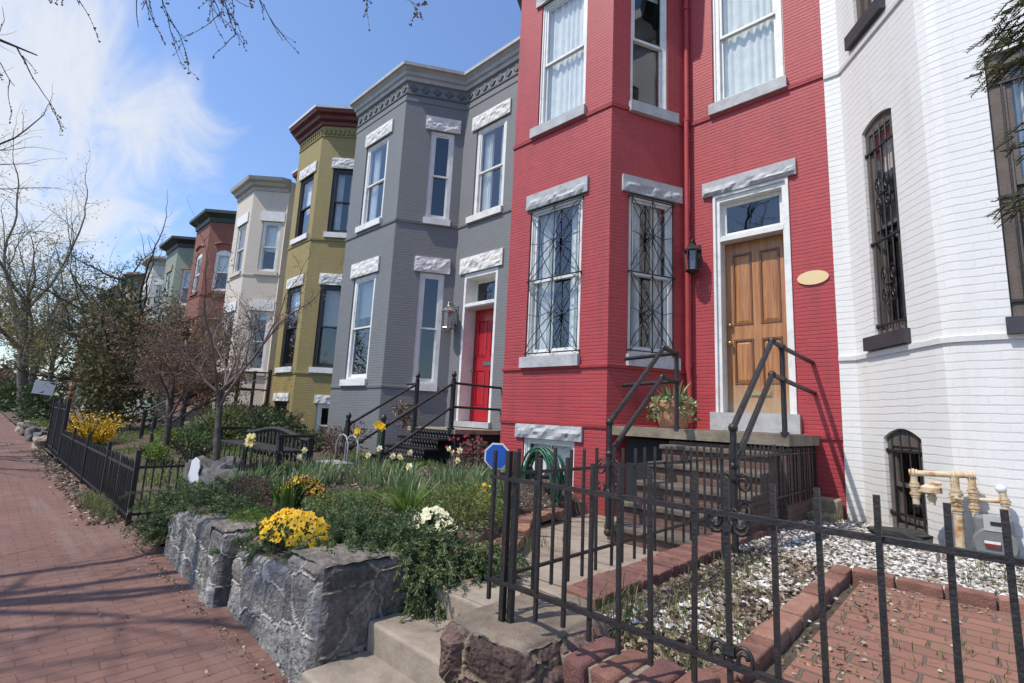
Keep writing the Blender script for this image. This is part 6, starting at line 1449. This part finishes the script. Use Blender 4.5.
# evergreen boughs reaching in at the right
t = thing('yew_tree', 'evergreen tree with flat needle sprays reaching in at the top right', 'tree', (1.9, 3.3, .4)); rg = random.Random(8); tk, mb, tw = MB(), MB(), MB()
tk.tube([(1.9, 3.3, .35), (1.88, 3.3, 1.6), (1.85, 3.28, 3.0), (1.8, 3.25, 4.4)], [.13, .11, .09, .05], 10)
def bough(a, b, n, w):
    a, b = V(a), V(b); d = (b - a).normalized(); tw.tube([a, a.lerp(b, .5) + V((0, 0, .05)), b], [.02, .012, .004], 5, False)
    side = d.cross(V((0, 0, 1))).normalized()
    for k in range(int(n * 2.4)):
        f = .25 + .75 * (k + rg.random()) / (n * 2.4); p = a.lerp(b, f) + rdir(rg) * .035 + V((0, 0, .05 * math.sin(PI * f)))
        sd = (side * rg.choice((-1, 1)) * rg.uniform(.4, 1) + d * rg.uniform(.4, 1) + V((0, 0, rg.uniform(-.35, .15)))).normalized(); L_ = w * .75 * rg.uniform(.4, 1.1) * (1.15 - f * .6)
        q = p + sd * L_ + V((0, 0, -.03)); tw.tube([p, q], [.004, .002], 4, False); s2 = sd.cross(V((0, 0, 1))).normalized()
        m = int(L_ / .0042)
        for j in range(m):
            g = j / m; c = p.lerp(q, g); sg = 1 if j % 2 else -1; nd = (s2 * sg * .8 + sd * .6 + V((0, 0, rg.uniform(-.1, .35)))).normalized(); quadleaf(mb, c, nd, (V((0, 0, 1)).cross(nd).normalized() + rdir(rg) * .6).normalized(), rg.uniform(.016, .028), .006)
for a, b, n, w in (((1.85, 3.3, 3.5), (.14, 2.95, 3.22), 60, .26), ((1.85, 3.3, 3.75), (.20, 2.9, 3.36), 60, .24), ((1.85, 3.3, 3.4), (.13, 2.97, 3.12), 60, .24), ((1.85, 3.3, 3.6), (.17, 2.96, 3.30), 60, .24), ((1.86, 3.3, 2.7), (.15, 2.98, 2.74), 36, .16), ((1.86, 3.3, 2.6), (.13, 3.0, 2.5), 46, .20), ((1.85, 3.3, 2.95), (.20, 2.95, 2.80), 40, .18), ((1.86, 3.3, 2.75), (.14, 2.95, 2.45), 46, .20), ((1.86, 3.3, 2.3), (.24, 3.0, 2.2), 30, .18), ((1.8, 3.3, 3.2), (.45, 3.6, 3.1), 40, .25), ((1.8, 3.25, 4.2), (.35, 2.9, 3.9), 50, .3), ((1.85, 3.3, 3.0), (2.9, 2.6, 2.8), 40, .3), ((1.85, 3.3, 3.6), (2.7, 4.0, 3.4), 40, .3)): bough(a, b, n, w)
tk.build('trunk', BARK, t, smooth=True); tw.build('branches', TWIG, t); mb.build('needles', YEW, t)

# woods closing the view far down the street
rg = random.Random(99); mb = MB()
for k in range(5200):
    y = rg.uniform(-45, 60); h = 8 + 4 * noise.noise((y * .13, 2, 5)) + 3 * noise.noise((y * .5, 7, 5)); x = -150 + rg.uniform(-6, 6); leaf(mb, (x, y, h * rg.random() ** .8), rdir(rg), rg.uniform(.7, 1.5), rg.uniform(.5, 1.0), rg)
tag(mb.build('far_woods', leafmat('distant_woods', [(.05, .045, .035), (.10, .085, .065), (.13, .13, .07)], .9, .1)), 'grey brown line of woods far beyond the end of the sidewalk', 'woods', kind='stuff')
# ------------------------------------------------------------------ light, sky, camera
SUN = V((-.24, -.60, 1.0)).normalized()      # towards the sun
el = math.asin(SUN.z)
world = bpy.data.worlds.new('World'); bpy.context.scene.world = world; world.use_nodes = True
nt = world.node_tree; nt.nodes.clear()
def N(t, **k):
    x = nt.nodes.new(t)
    for a, b in k.items(): setattr(x, a, b)
    return x
sky = N('ShaderNodeTexSky', sky_type='NISHITA'); sky.sun_disc = False; sky.sun_elevation = el
sky.sun_rotation = math.atan2(SUN.x, SUN.y); sky.altitude = 50; sky.air_density = 1.15; sky.dust_density = .8; sky.ozone_density = 2.2
bg = N('ShaderNodeBackground'); bg.inputs[1].default_value = .19
tc = N('ShaderNodeTexCoord')
sep = N('ShaderNodeSeparateXYZ'); nt.links.new(tc.outputs['Generated'], sep.inputs[0])
def M(op, a, b=None, c=None):
    x = N('ShaderNodeMath', operation=op)
    for i, v in enumerate((a, b, c)):
        if v is None: continue
        if isinstance(v, (int, float)): x.inputs[i].default_value = v
        else: nt.links.new(v, x.inputs[i])
    return x.outputs[0]
# cloud layer: direction projected on a high flat sheet, streaked by the wind
zc = M('MAXIMUM', M('ADD', sep.outputs[2], .10), .05)
cx = M('DIVIDE', sep.outputs[0], zc); cy = M('DIVIDE', sep.outputs[1], zc)
cmb = N('ShaderNodeCombineXYZ'); nt.links.new(cx, cmb.inputs[0]); nt.links.new(cy, cmb.inputs[1])
def cloud(rot, scl, scale, detail, rough, dist):
    mp = N('ShaderNodeMapping'); mp.inputs['Rotation'].default_value = (0, 0, rot); mp.inputs['Scale'].default_value = scl; mp.inputs['Location'].default_value = CLOUD_OFF
    nt.links.new(cmb.outputs[0], mp.inputs[0])
    n = N('ShaderNodeTexNoise'); n.inputs['Scale'].default_value = scale; n.inputs['Detail'].default_value = detail; n.inputs['Roughness'].default_value = rough; n.inputs['Distortion'].default_value = dist
    nt.links.new(mp.outputs[0], n.inputs['Vector']); return n.outputs['Fac']
CLOUD_OFF = (3.1, 1.7, 0)
big = cloud(.5, (1, 1, 1), .38, 3, .5, .3); wisp = cloud(.9, (1, 2.6, 1), 1.6, 9, .62, .8)
# a bank of cloud stands over the far end of the street, low on the street side
dirn = V((-.93, -.08, .36)).normalized()
dv = N('ShaderNodeVectorMath', operation='DOT_PRODUCT'); nt.links.new(tc.outputs['Generated'], dv.inputs[0]); dv.inputs[1].default_value = dirn
bank = N('ShaderNodeMapRange'); nt.links.new(dv.outputs['Value'], bank.inputs[0])
for i, v in enumerate((.912, .985, -.22, .30)): bank.inputs[i + 1].default_value = v
dens = M('ADD', M('ADD', M('MULTIPLY', big, .45), M('MULTIPLY', wisp, .75)), bank.outputs[0])
mr = N('ShaderNodeMapRange'); mr.interpolation_type = 'SMOOTHSTEP'; nt.links.new(dens, mr.inputs[0])
for i, v in enumerate((.60, .95, 0, .9)): mr.inputs[i + 1].default_value = v
mixc = N('ShaderNodeMix', data_type='RGBA'); nt.links.new(mr.outputs[0], mixc.inputs[0])
hs = N('ShaderNodeMix', data_type='RGBA', blend_type='MULTIPLY'); hs.inputs[0].default_value = 1; nt.links.new(sky.outputs[0], hs.inputs[6]); hs.inputs[7].default_value = (.90, .98, 1.14, 1)
nt.links.new(hs.outputs[2], mixc.inputs[6]); mixc.inputs[7].default_value = (4.4, 4.55, 4.8, 1)
nt.links.new(mixc.outputs[2], bg.inputs[0])
wo = N('ShaderNodeOutputWorld'); nt.links.new(bg.outputs[0], wo.inputs[0])
sl = bpy.data.lights.new('sun', 'SUN'); sl.energy = 4.55; sl.angle = R(.53); sl.color = (1, .93, .82)
so = bpy.data.objects.new('sun', sl); C.objects.link(so); so.rotation_euler = SUN.to_track_quat('Z', 'Y').to_euler(); so.location = (-10, -20, 40)

# camera solved from the street's vanishing points: yaw 43.4, pitch 8.8, roll 2.7 degrees
yaw, pit, rol, F = .757495, .153058, .047325, 495.81
fw = V((-math.sin(yaw) * math.cos(pit), math.cos(yaw) * math.cos(pit), math.sin(pit)))
rt = V((math.cos(yaw), math.sin(yaw), 0)); up = rt.cross(fw)
r2 = rt * math.cos(rol) + up * math.sin(rol); u2 = up * math.cos(rol) - rt * math.sin(rol)
cd = bpy.data.cameras.new('camera'); cam = bpy.data.objects.new('camera', cd); C.objects.link(cam)
mt = Matrix((r2, u2, -fw)).transposed().to_4x4(); mt.translation = (0, 0, 1.45); cam.matrix_world = mt
cd.sensor_width = 36; cd.lens = F / 1024 * 36; cd.clip_start = .05; cd.clip_end = 2000
sc_ = bpy.context.scene; sc_.camera = cam
sc_.view_settings.view_transform = 'Standard'; sc_.view_settings.look = 'None'; sc_.view_settings.exposure = 0
sc_.cycles.max_bounces = 7; sc_.cycles.transparent_max_bounces = 12
sc_.cycles.use_denoising = True
